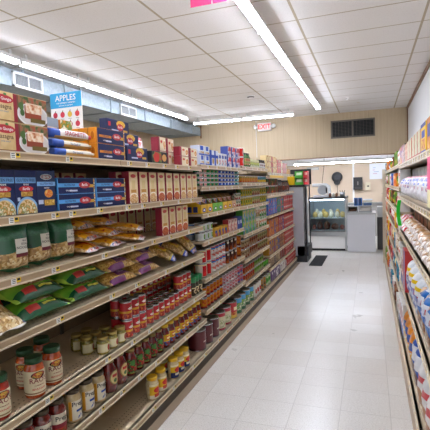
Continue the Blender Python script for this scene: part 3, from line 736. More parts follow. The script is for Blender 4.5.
yb = [(1.86, -1.50, 0, 1.80, 'bottom bag of the stack next to the green bags'), (2.075, -1.50, 0, 1.80, 'bottom bag in the middle of the yellow pile'), (2.325, -1.49, 0, 2.0, 'bottom bag of the stack next to the maroon boxes'),
      (1.865, -1.515, 1, 1.86, 'second bag up in the stack next to the green bags'), (2.085, -1.52, 1, 1.84, 'second bag up in the middle of the yellow pile'), (2.335, -1.50, 1, 1.97, 'top bag of the stack next to the maroon boxes'),
      (1.875, -1.55, 2, 1.78, 'top bag of the stack next to the green bags'), (2.10, -1.555, 2, 1.90, 'top bag in the middle of the yellow pile')]
for i, (y, x, l, rz, lab) in enumerate(yb):
    P = bag('yellow_noodle_bag', .285, .19, .047, yl, 40 + i, wr=.007)
    place(P, (x, y, z + l * .0592 + .016), (.10, .0, rz), f'yellow and orange noodle bag, {lab}', 'yellow noodle bags on the third shelf')
row(CR, 'cream box with red picture', 1, 2, span(2.66, 2, .12), yaw=0); row(CR, 'cream box with red picture', 1, 2, span(2.90, 2, .12), yaw=0)
row(CB, 'cream and maroon box', 1, 2, span(2.42, 6, .118), x=-1.63, rowname='back row', yaw=0)

# ---- fourth shelf: bags lying in heaps
z = top(0, 3)
nb = art('navy edged noodle bag', 'b58a4c', [('s', 85, NOOD, None), ('b', .62, 1, 'c9a46a'), ('s', 85, NOOD, ('r', 0, 1, .62, .9)), ('b', .46, .60, 'b02430'), ('b', .54, .66, 'dcdcdc'), ('b', .63, .67, 'b02430'), ('v', .0, .05, '26306e'), ('v', .95, 1, '26306e'), ('b', .0, .04, 'dcd8d0'), ('b', .96, 1, '26306e')], .28, .5, 'xy')
place(bag('clear_noodle_bag', .32, .215, .07, nb, 60, wr=.006), (-1.485, 1.235, z + .083), (.50, 0, 1.66), 'clear noodle bag with red and white band and navy edges', None)
gr = art('green kluski bag', '4f8f2c', [('n', 9, ['5a9a2c', '8fc83e', '62a834'], None), ('s', 110, NOOD, ('e', .45, .60, .24, .30)), ('v', .74, 1, '1a5a36'), ('b', 0, .07, 'a4cc48'), ('b', .93, 1, 'a4cc48')], .25, .55, 'xy')
LABR = mat('red sticker', 'c23a2c', .45)
gk = []
for i, (y, x, l, rz, lab) in enumerate(((1.455, -1.445, 0, .02, 'lower bag nearest the front'), (1.45, -1.455, 1, .03, 'upper bag nearest the front'), (1.79, -1.45, 0, .0, 'lower bag in the middle'), (1.785, -1.455, 1, .02, 'upper bag in the middle'),
                                    (1.455, -1.66, 0, 0, 'lower bag at the back'), (1.455, -1.66, 1, .03, 'upper bag at the back'), (1.79, -1.66, 0, 0, 'lower back bag farther along'), (1.795, -1.66, 1, -.03, 'upper back bag farther along'))):
    P = bag('green_noodle_bag', .305, .175, .074, gr, 70 + i, wr=.006, patch=[('red_sticker', .20, .46, .80, .97, LABR, None), ('white_print', .25, .41, .86, .92, mat('sticker print', 'e8dcd0', .5), None), ('yellow_print', .52, .78, .86, .90, mat('yellow print', 'd8d24a', .5), None)])
    place(P, (x, y + .035, z + l * .080 + .020), (0, .17, rz * .4), f'green noodle bag with red sticker, {lab}, fourth shelf', 'green noodle bags on the fourth shelf')
pu = art('purple gold bag', 'c79a4a', [('s', 100, ['c99a48', 'd9b468', 'a97a30', 'e0c284'], None), ('r', .18, .82, .40, .84, '6e2a6e'), ('r', .3, .7, .52, .72, 'c9a9c9'), ('n', 120, ['6e2a6e', 'dcc9dc'], ('r', .32, .7, .54, .70)), ('r', .84, 1, .1, .6, '7a2c78'), ('v', .0, .04, 'a84a6a'), ('b', .0, .05, 'd9c29a')], .28, .5, 'xy')
for i, (y, x, l, rz, lab) in enumerate(((2.08, -1.455, 0, .02, 'lower bag beside the green bags'), (2.075, -1.46, 1, .03, 'upper bag beside the green bags'), (2.39, -1.455, 0, .04, 'lower bag beside the navy bags'), (2.385, -1.465, 1, .05, 'upper bag beside the navy bags'))):
    P = bag('purple_label_noodle_bag', .285, .185, .072, pu, 90 + i, wr=.006)
    place(P, (x, y + .055, z + l * .079 + .020), (0, .17, rz * .3), f'golden noodle bag with purple label, {lab}, fourth shelf', 'purple label bags on the fourth shelf')
gb2 = art('navy gold bag', 'b48a44', [('s', 100, ['b88c44', 'cda660', '96702e', 'd9bd84'], None), ('r', .2, .8, .38, .72, 'd9b02c'), ('r', .3, .7, .44, .62, 'c8642c'), ('b', .84, 1, '1f3a8c'), ('b', .0, .16, '1f3a8c'), ('n', 90, ['c8343a', 'e4e4e4', '1f3a8c'], ('r', .1, .9, .05, .11)), ('b', .17, .2, 'e0c83c')], .28, .5, 'xy')
for i, (y, x, zo, rot, lab) in enumerate(((2.79, -1.475, .064, (.46, 0, 1.95), 'leaning beside the purple bags'), (3.01, -1.475, .064, (.46, 0, 1.9), 'leaning in the middle'), (3.21, -1.475, .090, (.72, .0, 1.75), 'leaning at the far end of the shelf'), (2.84, -1.73, .002, (0, 0, .0), 'lying at the back of the shelf'))):
    P = bag('navy_band_noodle_bag', .25, .17, .07, gb2, 110 + i, wr=.006)
    place(P, (x, y, z + zo), rot, f'golden noodle bag with navy ends {lab}, fourth shelf', 'navy ended bags on the fourth shelf')

# ---- fifth shelf: orange sauce jars, small jars, red cans
SAUCE = art('orange sauce glass', 'c4571e', [('n', 40, ['cc5f22', 'a83f16'], None)], .12, 1.)
RSAUCE = art('red sauce glass', 'a82818', [('n', 40, ['b8331e', '8f1f14'], None)], .12, 1.)
GLID = mat('green jar lid', '1f4a2c', .32, .2); RAOL = art('cream jar label', 'd8cba8', [('r', 0, 1, .04, .10, '8c6a4a'), ('e', .5, .82, .34, .15, '3a2a22'), ('n', 90, ['3a2a22', 'b8452a', 'd8b24a', '5f6a3a'], ('e', .5, .82, .30, .12))], .5, 0, 'yz')
MARI = mat('maroon ink', '7c1f30', .5)
def rao(body): return jar('marinara_jar', .044, .178, body, GLID, RAOL, (.12, .80), letters=[TW("RAO'S", .030, 0, .081, MARI), TW('HOMEMADE', .0075, 0, .060, MARI), TW('MARINARA', .012, 0, .044, REDINK), OW(0, .110, .024, .010, mat('red picture', 'a8382a', .5)), OW(0, .109, .014, .005, mat('gold picture', 'd8a83a', .5))], arc=3.3, lidh=.024, neck=.80, lead=-.3)
RAO, RAOR = rao(SAUCE), rao(RSAUCE)
z = top(0, 4)
for P, x, y, rz, lab in ((RAOR, -1.41, 1.25, -.3, 'red sauce jar with green lid, alone at the near end'), (RAO, -1.405, 1.44, -.38, 'orange sauce jar with green lid, front jar of the four'), (RAO, -1.415, 1.565, -.34, 'orange sauce jar with green lid, right jar of the four'),
                       (RAO, -1.51, 1.50, -1.3, 'orange sauce jar turned sideways, left jar of the four'), (RAO, -1.545, 1.645, -.3, 'orange sauce jar with green lid, rearmost of the four')):
    place(P, (x, y, z), rz, lab, 'green lidded sauce jars')
OLV = art('olive jar glass', '8a7a2c', [('n', 60, ['93852f', '5f5a20', 'a8983c'], None)], .1, 1.); GOLD = mat('gold lid', 'b09a58', .3, .8)
OLL = art('small cream label', 'd6cda6', [('e', .76, .5, .16, .34, '9a3a2a'), ('b', 0, .08, 'a8924a'), ('b', .92, 1, 'a8924a')], .5)
SM = jar('small_relish_jar', .036, .094, OLV, GOLD, OLL, (.12, .82), lidh=.018, neck=.84, arc=2.6, lead=-.2)
row(SM, 'small gold lidded jar', 0, 4, [1.905, 1.99, 2.075], x=-1.362, yaw=-.35); row(SM, 'small gold jar', 0, 4, [1.875, 1.96, 2.045], x=-1.445, rowname='second row', yaw=-.1); row(SM, 'small gold jar', 0, 4, [1.90, 1.99], x=-1.53, rowname='third row', yaw=0)
tom = art('red tomato label', 'b41c26', [('b', .34, .48, 'd8a22c'), ('n', 60, ['c8362a', '8a1a1c', 'd86a3c'], ('r', 0, 1, .02, .30)), ('r', .3, .75, .56, .72, 'f0e6e2'), ('e', .5, .64, .3, .07, 'f0e0da'), ('e', .52, .8, .1, .06, '4a8a3a')], .35, .2, 'yz')
TOM = can('tomato_can', .0385, .112, tom); TOMB = 'red tomato can'
row(TOM, TOMB, 1, 4, [2.155, 2.24, 2.325], layers=2); row(TOM, TOMB, 1, 4, [2.185, 2.27], x=-1.445, layers=2, rowname='second row')
row(TOM, 'single red tomato can', 1, 4, span(2.42, 6, .081)); row(TOM, TOMB, 1, 4, [2.908, 2.99, 3.072], layers=2)
row(TOM, TOMB, 1, 4, span(2.42, 6, .081), x=-1.445, rowname='middle row')
row(TOM, TOMB, 1, 4, span(2.38, 10, .081), x=-1.56, layers=2, rowname='back row')
PICK = mat('dark pickle glass', '2f3a1c', .12, coat=1.); GL2 = mat('bright green lid', '128a4a', .35)
pl = art('tan jar label', '3a2c1c', [('e', .5, .45, .36, .4, 'c9b48a'), ('r', .3, .7, .3, .55, '5a3a24'), ('b', .85, 1, 'd8c89a')], .5)
GR_ = jar('green_lid_jar', .031, .155, PICK, GL2, pl, (.12, .62), lidh=.045, neck=.95, arc=2.6, shoulder=.78, n=18)
row(GR_, 'dark jar with green lid', 1, 4, [3.175, 3.247, 3.32])
row(GR_, 'dark jar with green lid', 1, 4, [3.18, 3.25, 3.32], x=-1.44, rowname='second row')

# ---- sixth shelf: sauce jars
DRED = art('dark red sauce', '7c1c14', [('n', 45, ['862016', '5c140e'], None)], .12, 1.); WSAUCE = art('cream sauce', 'cdb98e', [('n', 45, ['d6c49c', 'c0a878'], None)], .12, 1.)
BRLID = mat('bronze lid', '4d4030', .35, .5); YLID = mat('yellow lid', 'e2b21c', .4); GLID2 = mat('gold jar lid', '9a8148', .32, .7)
prr = art('red sauce label', 'd9cfb8', [('b', .0, .28, 'b8402c'), ('n', 70, ['c24a34', '8a2a20', '5a8a3a'], ('r', 0, 1, 0, .26)), ('b', .28, .5, '8a2a34')], .5)
prw = art('white sauce label', 'e0d8c2', [('n', 50, ['2f5aa8', 'e0d8c2', 'e0d8c2'], ('r', .35, .85, .06, .55)), ('v', 0, .09, 'd89a2c'), ('r', .3, .8, .45, .56, '2450a4'), ('b', 0, .06, 'c9a878')], .5)
PRR = jar('red_pasta_sauce_jar', .043, .168, DRED, BRLID, prr, (.08, .72), letters=[TW('Prego', .032, 0, .083, INK)], arc=2.6, lidh=.02, neck=.76)
PRW = jar('alfredo_sauce_jar', .041, .165, WSAUCE, BRLID, prw, (.06, .76), letters=[TW('Prego', .032, 0, .094, INK)], arc=2.6, lidh=.02, neck=.80)
row(PRR, 'dark red sauce jar, cream label', 0, 5, span(1.13, 5, .099), yaw=-.15); row(PRW, 'cream sauce jar with blue label', 0, 5, [1.64, 1.745, 1.845], yaw=-.1)
row(PRW, 'cream sauce jar', 0, 5, [1.60, 1.70, 1.80], x=-1.455, rowname='second row', yaw=0)
row(PRR, 'dark red jar', 0, 5, span(1.16, 4, .1), x=-1.46, rowname='second row', yaw=0)
nwl = art('shield label', '7c1c14', [('e', .5, .5, .5, .52, '8a7a3a'), ('e', .5, .5, .43, .46, 'd8bd84'), ('r', .2, .8, .55, .75, 'b8302c'), ('e', .5, .3, .2, .14, '4a6a34')], .5)
NW = jar('tall_red_sauce_jar', .047, .185, DRED, GLID2, nwl, (.26, .74), letters=None, arc=1.5, lidh=.018, neck=.62, shoulder=.66)
row(NW, 'tall red jar with shield label', 0, 5, [1.96, 2.065], yaw=-.1)
fr = art('dark picture label', '2c2620', [('n', 45, ['b03a24', '2a2420', '4a7a34', 'c8a24a'], None), ('e', .3, .72, .2, .2, '4a8a3c'), ('r', .3, .95, .18, .42, 'a8382a')], .5)
FR = jar('picture_label_sauce_jar', .038, .165, DRED, GLID2, fr, (.12, .72), arc=2.7, lidh=.018, neck=.72, shoulder=.72)
row(FR, 'red jar with dark picture label', 1, 5, span(2.175, 5, .092), yaw=-.1)
ylb = art('yellow sauce label', 'd8a41c', [('b', 0, .3, 'a8301c'), ('n', 60, ['c23a20', '7c2416', '3a6ab0'], ('r', 0, 1, 0, .3)), ('r', .2, .8, .5, .85, 'c8301f'), ('r', .25, .75, .58, .76, 'f0dc9a'), ('b', .30, .36, '2f62a8')], .5)
YL = jar('yellow_lid_sauce_jar', .037, .168, DRED, YLID, ylb, (.14, .66), arc=2.7, lidh=.022, neck=.76, shoulder=.72)
row(YL, 'red jar with yellow lid', 1, 5, span(2.64, 8, .0895), yaw=-.1)
row(YL, 'red jar', 1, 5, span(2.62, 8, .09), x=-1.445, rowname='second row', yaw=0); row(FR, 'red jar', 1, 5, span(2.18, 5, .09), x=-1.445, rowname='second row', yaw=0)

# ---- bottom shelf of the second bay
rg = art('yellow white label', 'dcae24', [('b', 0, .24, 'ddd2b8'), ('e', .5, .58, .34, .2, 'c2342a'), ('r', .2, .8, .1, .34, 'b5402c'), ('b', .86, 1, 'e6d8b0')], .5)
rg2 = art('yellow blue label', 'dcae24', [('b', 0, .42, '27305c'), ('e', .5, .62, .34, .2, 'c2342a'), ('r', .2, .8, .2, .36, 'd9cfb4'), ('b', .86, 1, 'e6d8b0')], .5)
RG = jar('white_sauce_jar', .041, .150, WSAUCE, YLID, rg, (.08, .80), arc=2.9, lidh=.02, neck=.82); RG2 = jar('blue_label_sauce_jar', .041, .150, WSAUCE, YLID, rg2, (.08, .80), arc=2.9, lidh=.02, neck=.82)
row(RG, 'cream jar, red and yellow label', 1, 6, [2.385, 2.505], yaw=-.1); row(RG2, 'cream jar, blue and yellow label', 1, 6, [2.70, 2.80, 2.90], yaw=-.1)
row(RG2, 'cream jar', 1, 6, [2.74, 2.84], x=-1.44, rowname='second row', yaw=0)
dr = art('maroon big label', '5c1a20', [('e', .78, .55, .2, .3, 'cfc3b4'), ('b', 0, .08, '3e1216'), ('r', .3, .6, .4, .47, 'c9b8a8')], .4, .2)
BIG1 = can('large_sauce_can', .077, .178, dr, n=26)
gl = art('cream produce label', 'd0c6a0', [('b', .80, 1, 'b8283a'), ('b', 0, .12, '9a2a34'), ('n', 22, ['7a8a4a', 'd8cfae', '54663a'], ('r', .1, .9, .16, .6)), ('e', .6, .22, .16, .12, 'd9a24c')], .4, .2)
BIG2 = can('large_vegetable_can', .077, .178, gl, n=26)
ry = art('red yellow big label', 'b8242a', [('b', .0, .22, 'd8b23c'), ('r', .2, .8, .5, .72, 'e8d6a8'), ('n', 30, ['d8a23c', 'a8301c'], ('r', 0, 1, .2, .4))], .4, .2)
gn = art('green big label', '2f7a44', [('b', .7, 1, '3a90c0'), ('b', 0, .2, '245c34'), ('n', 24, ['8aa84a', '2f7a44', 'd8d4b0'], ('r', .1, .9, .2, .66))], .4, .2)
BIG3, BIG4 = can('large_tomato_can', .077, .178, ry, n=26), can('large_bean_can', .077, .178, gn, n=26)
row(BIG1, 'large maroon can', 1, 6, [3.275]); row(BIG1, 'large maroon can', 2, 6, [3.455, 3.625]); row(BIG2, 'large cream can, red top band', 2, 6, [3.81, 3.99]); row(BIG3, 'large red and yellow can', 2, 6, [4.19])
row(BIG4, 'large green can', 2, 6, [4.37, 4.53])

# ================================================================== LEFT ROW, FARTHER BAYS
def deep(c, sat=1.3, dk=.80):
    if isinstance(c, str) and len(c) == 6:
        r, g, b_ = [int(c[i:i+2], 16) / 255 for i in (0, 2, 4)]; m_ = .3 * r + .59 * g + .11 * b_
        k = dk if m_ < .75 else .93
        return ''.join('%02x' % int(255 * min(1, max(0, (m_ + (q - m_) * sat) * k))) for q in (r, g, b_))
    return [deep(q) for q in c] if isinstance(c, list) else c
def lab2(key, base, *bands, rough=.42): return art(key, deep(base), [tuple(deep(q) if not (i == 0) else q for i, q in enumerate(L)) for L in bands], rough)
def fcan(name, r, h, lab, n=14, lid=CHROME): return can(name, r, h, lab, n=n, parts=False, lid=lid)
def fbox(name, w, h, d, f, s): return carton(name, w, h, d, f, s, bev=0)
def fit(P, y0, y1, gap=.006):
    n = max(1, int((y1 - y0) / (P.w + gap))); p = (y1 - y0) / n
    return [y0 + p * (i + .5) for i in range(n)]
def fill(P, look, b, s, y0, y1, layers=1, x=None, rowname='', gap=.006): row(P, look, b, s, fit(P, y0, y1, gap), x=x, layers=layers, rowname=rowname)
def put(P, label, x, y, z, rz=0, group=None): return place(P, (x, y, z), rz, label, group)
WC = mat('white carton', 'd9d9d6', .5); YC = mat('yellow carton', 'e6bb1c', .5); GC = mat('green carton', '5aa83a', .5); BRC = mat('raw card', '8f6f4c', .7); RC = mat('red carton', 'b02a2c', .5); BC = mat('blue carton', '2a4f9c', .5)

# third bay ---------------------------------------------------------------
wbx = lab2('white blue noodle', 'dfe3ea', ('r', .25, .8, .5, .95, '2a5cc0'), ('b', .0, .14, '2a5cc0'), ('r', .1, .9, .16, .38, 'd9a24c'), ('n', 40, ['e0ac5c', 'd8d4cc'], ('r', .1, .9, .16, .38)))
WBX = fbox('white_noodle_box', .115, .082, .08, wbx, mat('white blue end', 'c9d2e2', .5))
fill(WBX, 'white and blue box', 2, 0, 3.385, 3.64, 2)
bsm = lab2('small white blue', 'e2e6ee', ('v', .0, .4, '2a55b4'), ('r', .4, 1, .5, .7, '2a55b4'), ('e', .7, .3, .2, .2, 'c8a04c'))
fill(fbox('blue_noodle_box', .10, .14, .07, bsm, BC), 'blue and white tall box', 2, 0, 3.65, 3.87, 1)
wrd = lab2('white red bottle', 'e3e3e6', ('r', .1, .9, .6, .85, '2b4a9a'), ('n', 30, ['c8343a', 'e3e3e6', '4a7a9a'], ('r', .1, .9, .08, .55)))
fill(fbox('soup_mix_carton', .075, .125, .06, wrd, WC), 'white box with red spots', 2, 0, 3.88, 4.13, 1)
rwb = lab2('red white blue', 'dfe0e6', ('n', 22, ['c83a44', 'e4e4ea', '2f3f8c'], None), ('r', .3, .9, .55, .95, 'c8343e'))
fill(fbox('cracker_carton', .11, .106, .08, rwb, mat('striped end', '3a4a94', .5)), 'red, white and blue box', 2, 0, 4.15, 4.60, 2)
tn1 = lab2('pink green tin', '2c6a48', ('r', .15, .85, .2, .8, 'd9b4a8'), ('r', .3, .7, .35, .65, 'c8847a')); tn2 = lab2('green tin', '1f7a4a', ('r', .2, .8, .25, .75, '3f9a64'), ('r', .35, .7, .4, .62, 'c84a3a')); tn3 = lab2('blue tin', '1f3f94', ('r', .2, .8, .25, .75, '5a86c8'), ('r', .35, .65, .4, .7, 'e0e2ec')); tn4 = lab2('teal tin', '3f8a94', ('r', .2, .8, .25, .75, 'a9d0d0'))
for nm, lb_, lk, a, c_ in (('pink', tn1, 'pink and green tuna tin', 3.385, 3.58), ('green', tn2, 'green tuna tin', 3.59, 3.90), ('blue', tn3, 'blue tuna tin', 3.91, 4.42), ('teal', tn4, 'pale teal tuna tin', 4.43, 4.60)):
    fill(fcan('tuna_tin', .0425, .0385, lb_), lk, 2, 1, a, c_, 4, gap=.004)
def tray(col, inner, key):
    """shelf-ready tray: sloped sides, low front lip, packets standing inside"""
    w, h, d = .135, .155, .20; m = MB(); cm = mat('tray ' + key, col, .5)
    m.box(-d / 2, d / 2, -w / 2, w / 2, 0, .003, BRC); m.box(d / 2 - .003, d / 2, -w / 2, w / 2, .003, .078, cm); m.box(-d / 2, -d / 2 + .003, -w / 2, w / 2, .003, h, cm)
    for s in (-1, 1):
        y = s * (w / 2 - .0015)
        P_ = [(d / 2, .003), (d / 2, .078), (d / 2 - .035, .09), (d / 2 - .085, h), (-d / 2, h), (-d / 2, .003)]
        for yy, flip in ((y - .0015, 0), (y + .0015, 1)):
            pts = [(px, yy, pz) for px, pz in P_]; m.poly(pts if flip else pts[::-1], cm if (s < 0) != flip else BRC)
        for i in range(len(P_)):
            a, c_ = P_[i], P_[(i + 1) % len(P_)]
            m.poly([(a[0], y - .0015, a[1]), (c_[0], y - .0015, c_[1]), (c_[0], y + .0015, c_[1]), (a[0], y + .0015, a[1])], BRC)
    t = MB(); ic = lab2('tray packet ' + key, inner, ('n', 26, [inner, 'e4e0d8', 'c03a34'], None))
    t.box(-d / 2 + .006, d / 2 - .055, -w / 2 + .006, w / 2 - .006, .004, .12, ic)
    f = MB(); f.oval(d / 2 + .0012, 0, .03, .04, .018, mat('tray mark ' + key, inner, .5)); f.oval(d / 2 + .0018, 0, .03, .022, .008, WINK)
    extra = []
    if inner == '1f3f94':
        for a in (-.085, -.03, .025):
            q = MB(); q.box(a, a + .042, -w / 2 - .0014, -w / 2 - .0012, .012, .062, mat('tray navy', '1c2f7a', .5)); extra.append(('side_print', q.mesh('side_print')))
    return Proto('display_tray', 'display tray', m.mesh('display_tray'), w, h, d, [('packets', t.mesh('packets')), ('front_print', f.mesh('front_print'))] + extra)
z = top(2, 2)
for i, (col, inn, lk) in enumerate((('e3b31a', '1f3f94', 'yellow with navy packets'), ('e3b31a', '2a4a9a', 'yellow'), ('6cb83a', '2f8a4a', 'light green'), ('6cb83a', '3a6a9a', 'green'), ('e3b31a', 'c8543a', 'yellow with blue print'), ('e3b31a', '8a4a2c', 'yellow with brown packets'), ('c9a27c', 'a8302c', 'plain brown'))):
    P = tray(col, inn, lk); put(P, f'{lk} cardboard display tray, {ORD[i]} from near end, third shelf, third left bay', FRONT - .102, 3.455 + i * .146, z, 0, 'cut away display trays')
tl = lab2('trayed tins', '3a5a44', ('b', 0, .5, 'c9543a'), ('n', 30, ['3a6a44', 'd8d0c0', 'a8342c'], None))
fill(fcan('stew_can', .035, .075, tl), 'small dark can', 2, 2, 4.44, 4.605, 2)
gw = lab2('white green can', 'cfd6d2', ('r', .35, .9, .25, .8, '3fa83a'), ('e', .6, .55, .12, .2, 'd8c43a'), ('e', .75, .35, .08, .12, 'd8542c'))
fill(fcan('green_vegetable_can', .045, .075, gw), 'white and green can', 2, 3, 3.39, 3.68, 2)
fill(fcan('green_vegetable_can', .045, .075, lab2('blue lid can', '3f7ac0', ('b', 0, .7, 'b8c4cc'))), 'white can, blue top', 2, 3, 3.40, 3.75, 2, x=-1.47, rowname='back row')
bl = lab2('blue yellow box', 'd8a92c', ('r', .1, .7, .1, .7, '24428c'), ('n', 30, ['24428c', 'c86a2c'], ('r', .1, .8, .05, .4)))
fill(fbox('gelatin_box', .085, .085, .05, bl, mat('yellow end', 'd0a02a', .5)), 'yellow and blue box', 2, 3, 3.70, 4.08, 1); fill(fcan('brown_bean_can', .036, .11, lab2('brown can', '5a3424', ('b', .3, .6, 'c8913c'))), 'brown can', 2, 3, 3.72, 4.06, 1, x=-1.45, rowname='back row')
rdb = lab2('red spot box', 'b02a2a', ('n', 24, ['c23a34', 'e4d8c8', '8a1c20'], None))
fill(fbox('stuffing_box', .10, .125, .06, rdb, RC), 'red and cream box', 2, 3, 4.10, 4.42, 1); fill(fbox('stuffing_box', .075, .13, .06, lab2('blue deep box', '27489a', ('r', .2, .8, .4, .7, 'd8dce8')), BC), 'blue box', 2, 3, 4.43, 4.60, 1)
rw5 = lab2('red white soup', 'd9d2c2', ('r', .12, .5, .1, .85, 'c3262a'), ('e', .78, .5, .2, .35, '8a9a5a'), ('b', .88, 1, 'd8c89a'))
fill(fcan('cream_soup_can', .056, .122, rw5), 'cream can, red panel', 2, 4, 3.39, 3.63, 2)
bw5 = lab2('blue red soup', 'd8d6d2', ('b', .74, .86, '2f7ac0'), ('b', .86, 1, 'a8282c'), ('n', 34, ['c8543a', 'dcd8d2', 'dcd8d2'], ('r', 0, 1, .1, .7)))
fill(fcan('chunky_soup_can', .043, .122, bw5), 'white can, blue and red bands', 2, 4, 3.64, 4.02, 2)
db5 = lab2('dark chili', '33211a', ('n', 22, ['33211a', '7a3a20', 'b8642c'], ('r', .1, .95, .08, .65)), ('r', .2, .8, .7, .88, 'd0c4b0'))
fill(fcan('chili_can', .048, .122, db5), 'dark brown chili can', 2, 4, 4.03, 4.42, 2); ch = lab2('orange chili', '8a3a20', ('n', 22, ['b8542c', 'd88a2c', '6a2418'], None)); fill(fcan('chili_can', .045, .122, ch), 'orange brown chili can', 2, 4, 4.43, 4.605, 2)
ry6 = lab2('red yellow beans', 'b42a1e', ('n', 26, ['b42a1e', 'e0a024', 'c85a24'], ('r', 0, 1, .3, .95)), ('b', 0, .2, '5a1c16'))
fill(fcan('baked_bean_can', .038, .098, ry6), 'red and yellow bean can', 2, 5, 3.39, 3.90, 2); rd6 = lab2('red white beans', 'bf2430', ('n', 30, ['c8303a', 'd8d0d4', '9a1c24'], None)); fill(fcan('kidney_bean_can', .038, .098, rd6), 'red and white bean can', 2, 5, 3.91, 4.40, 2)
fill(fcan('white_bean_can', .038, .098, lab2('pale blue beans', 'b9c0d4', ('n', 26, ['a8b4d0', 'd8543a', '5a70a8'], None))), 'pale blue can', 2, 5, 4.41, 4.605, 2)

# fourth bay --------------------------------------------------------------
rc1 = lab2('red cylinder', 'd0342c', ('e', .55, .5, .22, .36, 'e6d0cc'), ('b', .0, .06, 'e9e9e6'), ('b', .94, 1, 'e9e9e6'))
fill(fcan('red_drink_canister', .05, .105, rc1, lid=WHITE), 'red canister with white lid', 3, 0, 4.63, 4.84, 2)
gb4 = jar('green_bottle', .03, .165, mat('green bottle', '3f6a3a', .2, coat=.6), mat('dark cap', '2a2a2c', .4), lab2('olive label', 'b8a878', ('n', 30, ['7a9a4a', 'c8b88a', 'b0483a'], None)), (.15, .7), n=12, arc=3, neck=.5, cat='bottle', shoulder=.7)
row(gb4, 'green bottle', 3, 0, fit(gb4, 4.86, 5.06))
yw4 = jar('mustard_jar', .033, .10, mat('pale jar', 'c9c49a', .25, coat=.5), mat('pale lid', 'cfcf9a', .4), lab2('white label', 'dddccb', ('n', 30, ['d8d890', '8aa84a', 'e0dccc'], None)), (.1, .8), n=12, arc=3)
row(yw4, 'pale yellow jar', 3, 0, fit(yw4, 5.08, 5.52)); row(yw4, 'pale jar', 3, 0, fit(yw4, 5.0, 5.6), x=-1.46, rowname='back row')
dl4 = jar('dark_lid_jar', .04, .115, mat('brown jar', '4a3626', .25, coat=.5), DARK, lab2('white black label', 'd9d6d2', ('r', .2, .8, .3, .7, '7a3a44')), (.1, .75), n=14, arc=3)
row(dl4, 'dark jar with black lid', 3, 0, fit(dl4, 5.54, 5.86))
g42 = lab2('olive can', '8a8a3c', ('n', 24, ['6a7a34', 'd8a23c', 'b0482c'], ('r', 0, 1, .1, .7)), ('b', .75, 1, 'c9b27a'))
fill(fcan('small_olive_can', .035, .088, g42), 'olive green can', 3, 1, 4.63, 5.40, 1); fill(fcan('small_corn_can', .035, .088, lab2('blue green can', '6a9ac0', ('b', 0, .45, 'd8b23c'), ('e', .5, .6, .2, .2, '3f8a3c'))), 'blue and yellow can', 3, 1, 5.41, 5.86, 1)
y43 = lab2('yellow corn can', '4a6a2c', ('n', 20, ['d8a22c', '5a7a34', 'e0c04c'], ('r', .1, .9, .1, .75)), ('b', .8, 1, 'c9ba8a')); r43 = lab2('peas can', '3a5a2c', ('n', 22, ['4f7a34', 'c8b88a', '8a2c24'], ('r', .0, 1, .1, .8)), ('b', .82, 1, 'b8a878'))
fill(fcan('corn_can', .042, .105, y43), 'yellow corn can', 3, 2, 4.63, 5.12, 2); fill(fcan('pea_can', .042, .105, r43), 'green pea can', 3, 2, 5.13, 5.50, 2); fill(fcan('corn_can', .042, .105, y43), 'yellow corn can', 3, 2, 5.51, 5.86, 2)
gb44 = lab2('green blue big', '3f8a3a', ('n', 14, ['3f9a3c', 'e0c43a', '5aa0d0', '2f6a34'], None)); fill(fbox('vegetable_carton', .145, .136, .08, gb44, GC), 'large green and blue box', 3, 3, 4.63, 5.24, 2)
w44 = lab2('white tall', 'd4d0c0', ('n', 20, ['d8d2c0', 'b8543a', '8aa84a'], ('r', .2, .8, .1, .7))); fill(fcan('white_corn_can', .046, .14, w44), 'white can', 3, 3, 5.25, 5.46, 2)
o44 = lab2('orange green can', 'd0d6cc', ('n', 20, ['d8743a', 'dcdcd0', '3f9a4a'], None)); fill(fcan('carrot_can', .046, .14, o44), 'white can, orange and green', 3, 3, 5.47, 5.86, 2)
c45 = lab2('cream brown can', 'bfae8a', ('n', 20, ['5a3424', 'c4b490', '8a3a2c'], ('r', 0, 1, .1, .8))); d45 = lab2('green brown can', '6a6a3c', ('n', 20, ['4a5a2c', 'b8a878', '7a2c22'], None))
fill(fcan('mushroom_can', .045, .112, c45), 'cream and brown can', 3, 4, 4.63, 4.92, 2); fill(fcan('potato_can', .045, .112, lab2('dark meat can', '4a2a22', ('n', 20, ['3a201a', '9a5a34', 'b8a890'], None))), 'dark brown can', 3, 4, 4.93, 5.32, 2); fill(fcan('green_bean_can', .045, .112, d45), 'green and brown can', 3, 4, 5.33, 5.86, 2)
r46 = lab2('tomato mini', 'b8482c', ('n', 24, ['c8502e', '8a2a1c', 'd8a05c'], None)); fill(fcan('tomato_paste_can', .034, .09, r46), 'orange red can', 3, 5, 4.63, 5.10, 2); fill(fcan('spinach_can', .04, .09, lab2('leaf can', '4a7a2c', ('n', 24, ['3f6a26', '8ab83a', 'b8b894'], None))), 'leafy green can', 3, 5, 5.11, 5.58, 2); fill(fcan('spinach_can', .04, .085, lab2('bright green', '4fae2c', ('n', 24, ['4fae2c', '7fd04a', '2f7a1c'], None))), 'bright green can', 3, 5, 5.59, 5.86, 1)
fill(BIG4, 'large green can', 3, 6, 4.63, 4.97); fill(fcan('white_sauce_can', .05, .17, lab2('white red tall', 'cfcdc6', ('r', .2, .8, .3, .6, 'c02a2c'))), 'white can with red panel', 3, 6, 4.98, 5.30, 1); fill(fcan('dark_fruit_can', .06, .16, lab2('dark fruit', '3a3a34', ('n', 20, ['2f3a2c', 'c8913c', '6a6a60'], None))), 'dark can', 3, 6, 5.31, 5.60); fill(fcan('green_fruit_can', .05, .15, lab2('green fruit', '2f7a3a', ('n', 20, ['2f7a3a', '6ab04a', 'c9c9b0'], None))), 'green can', 3, 6, 5.61, 5.86)

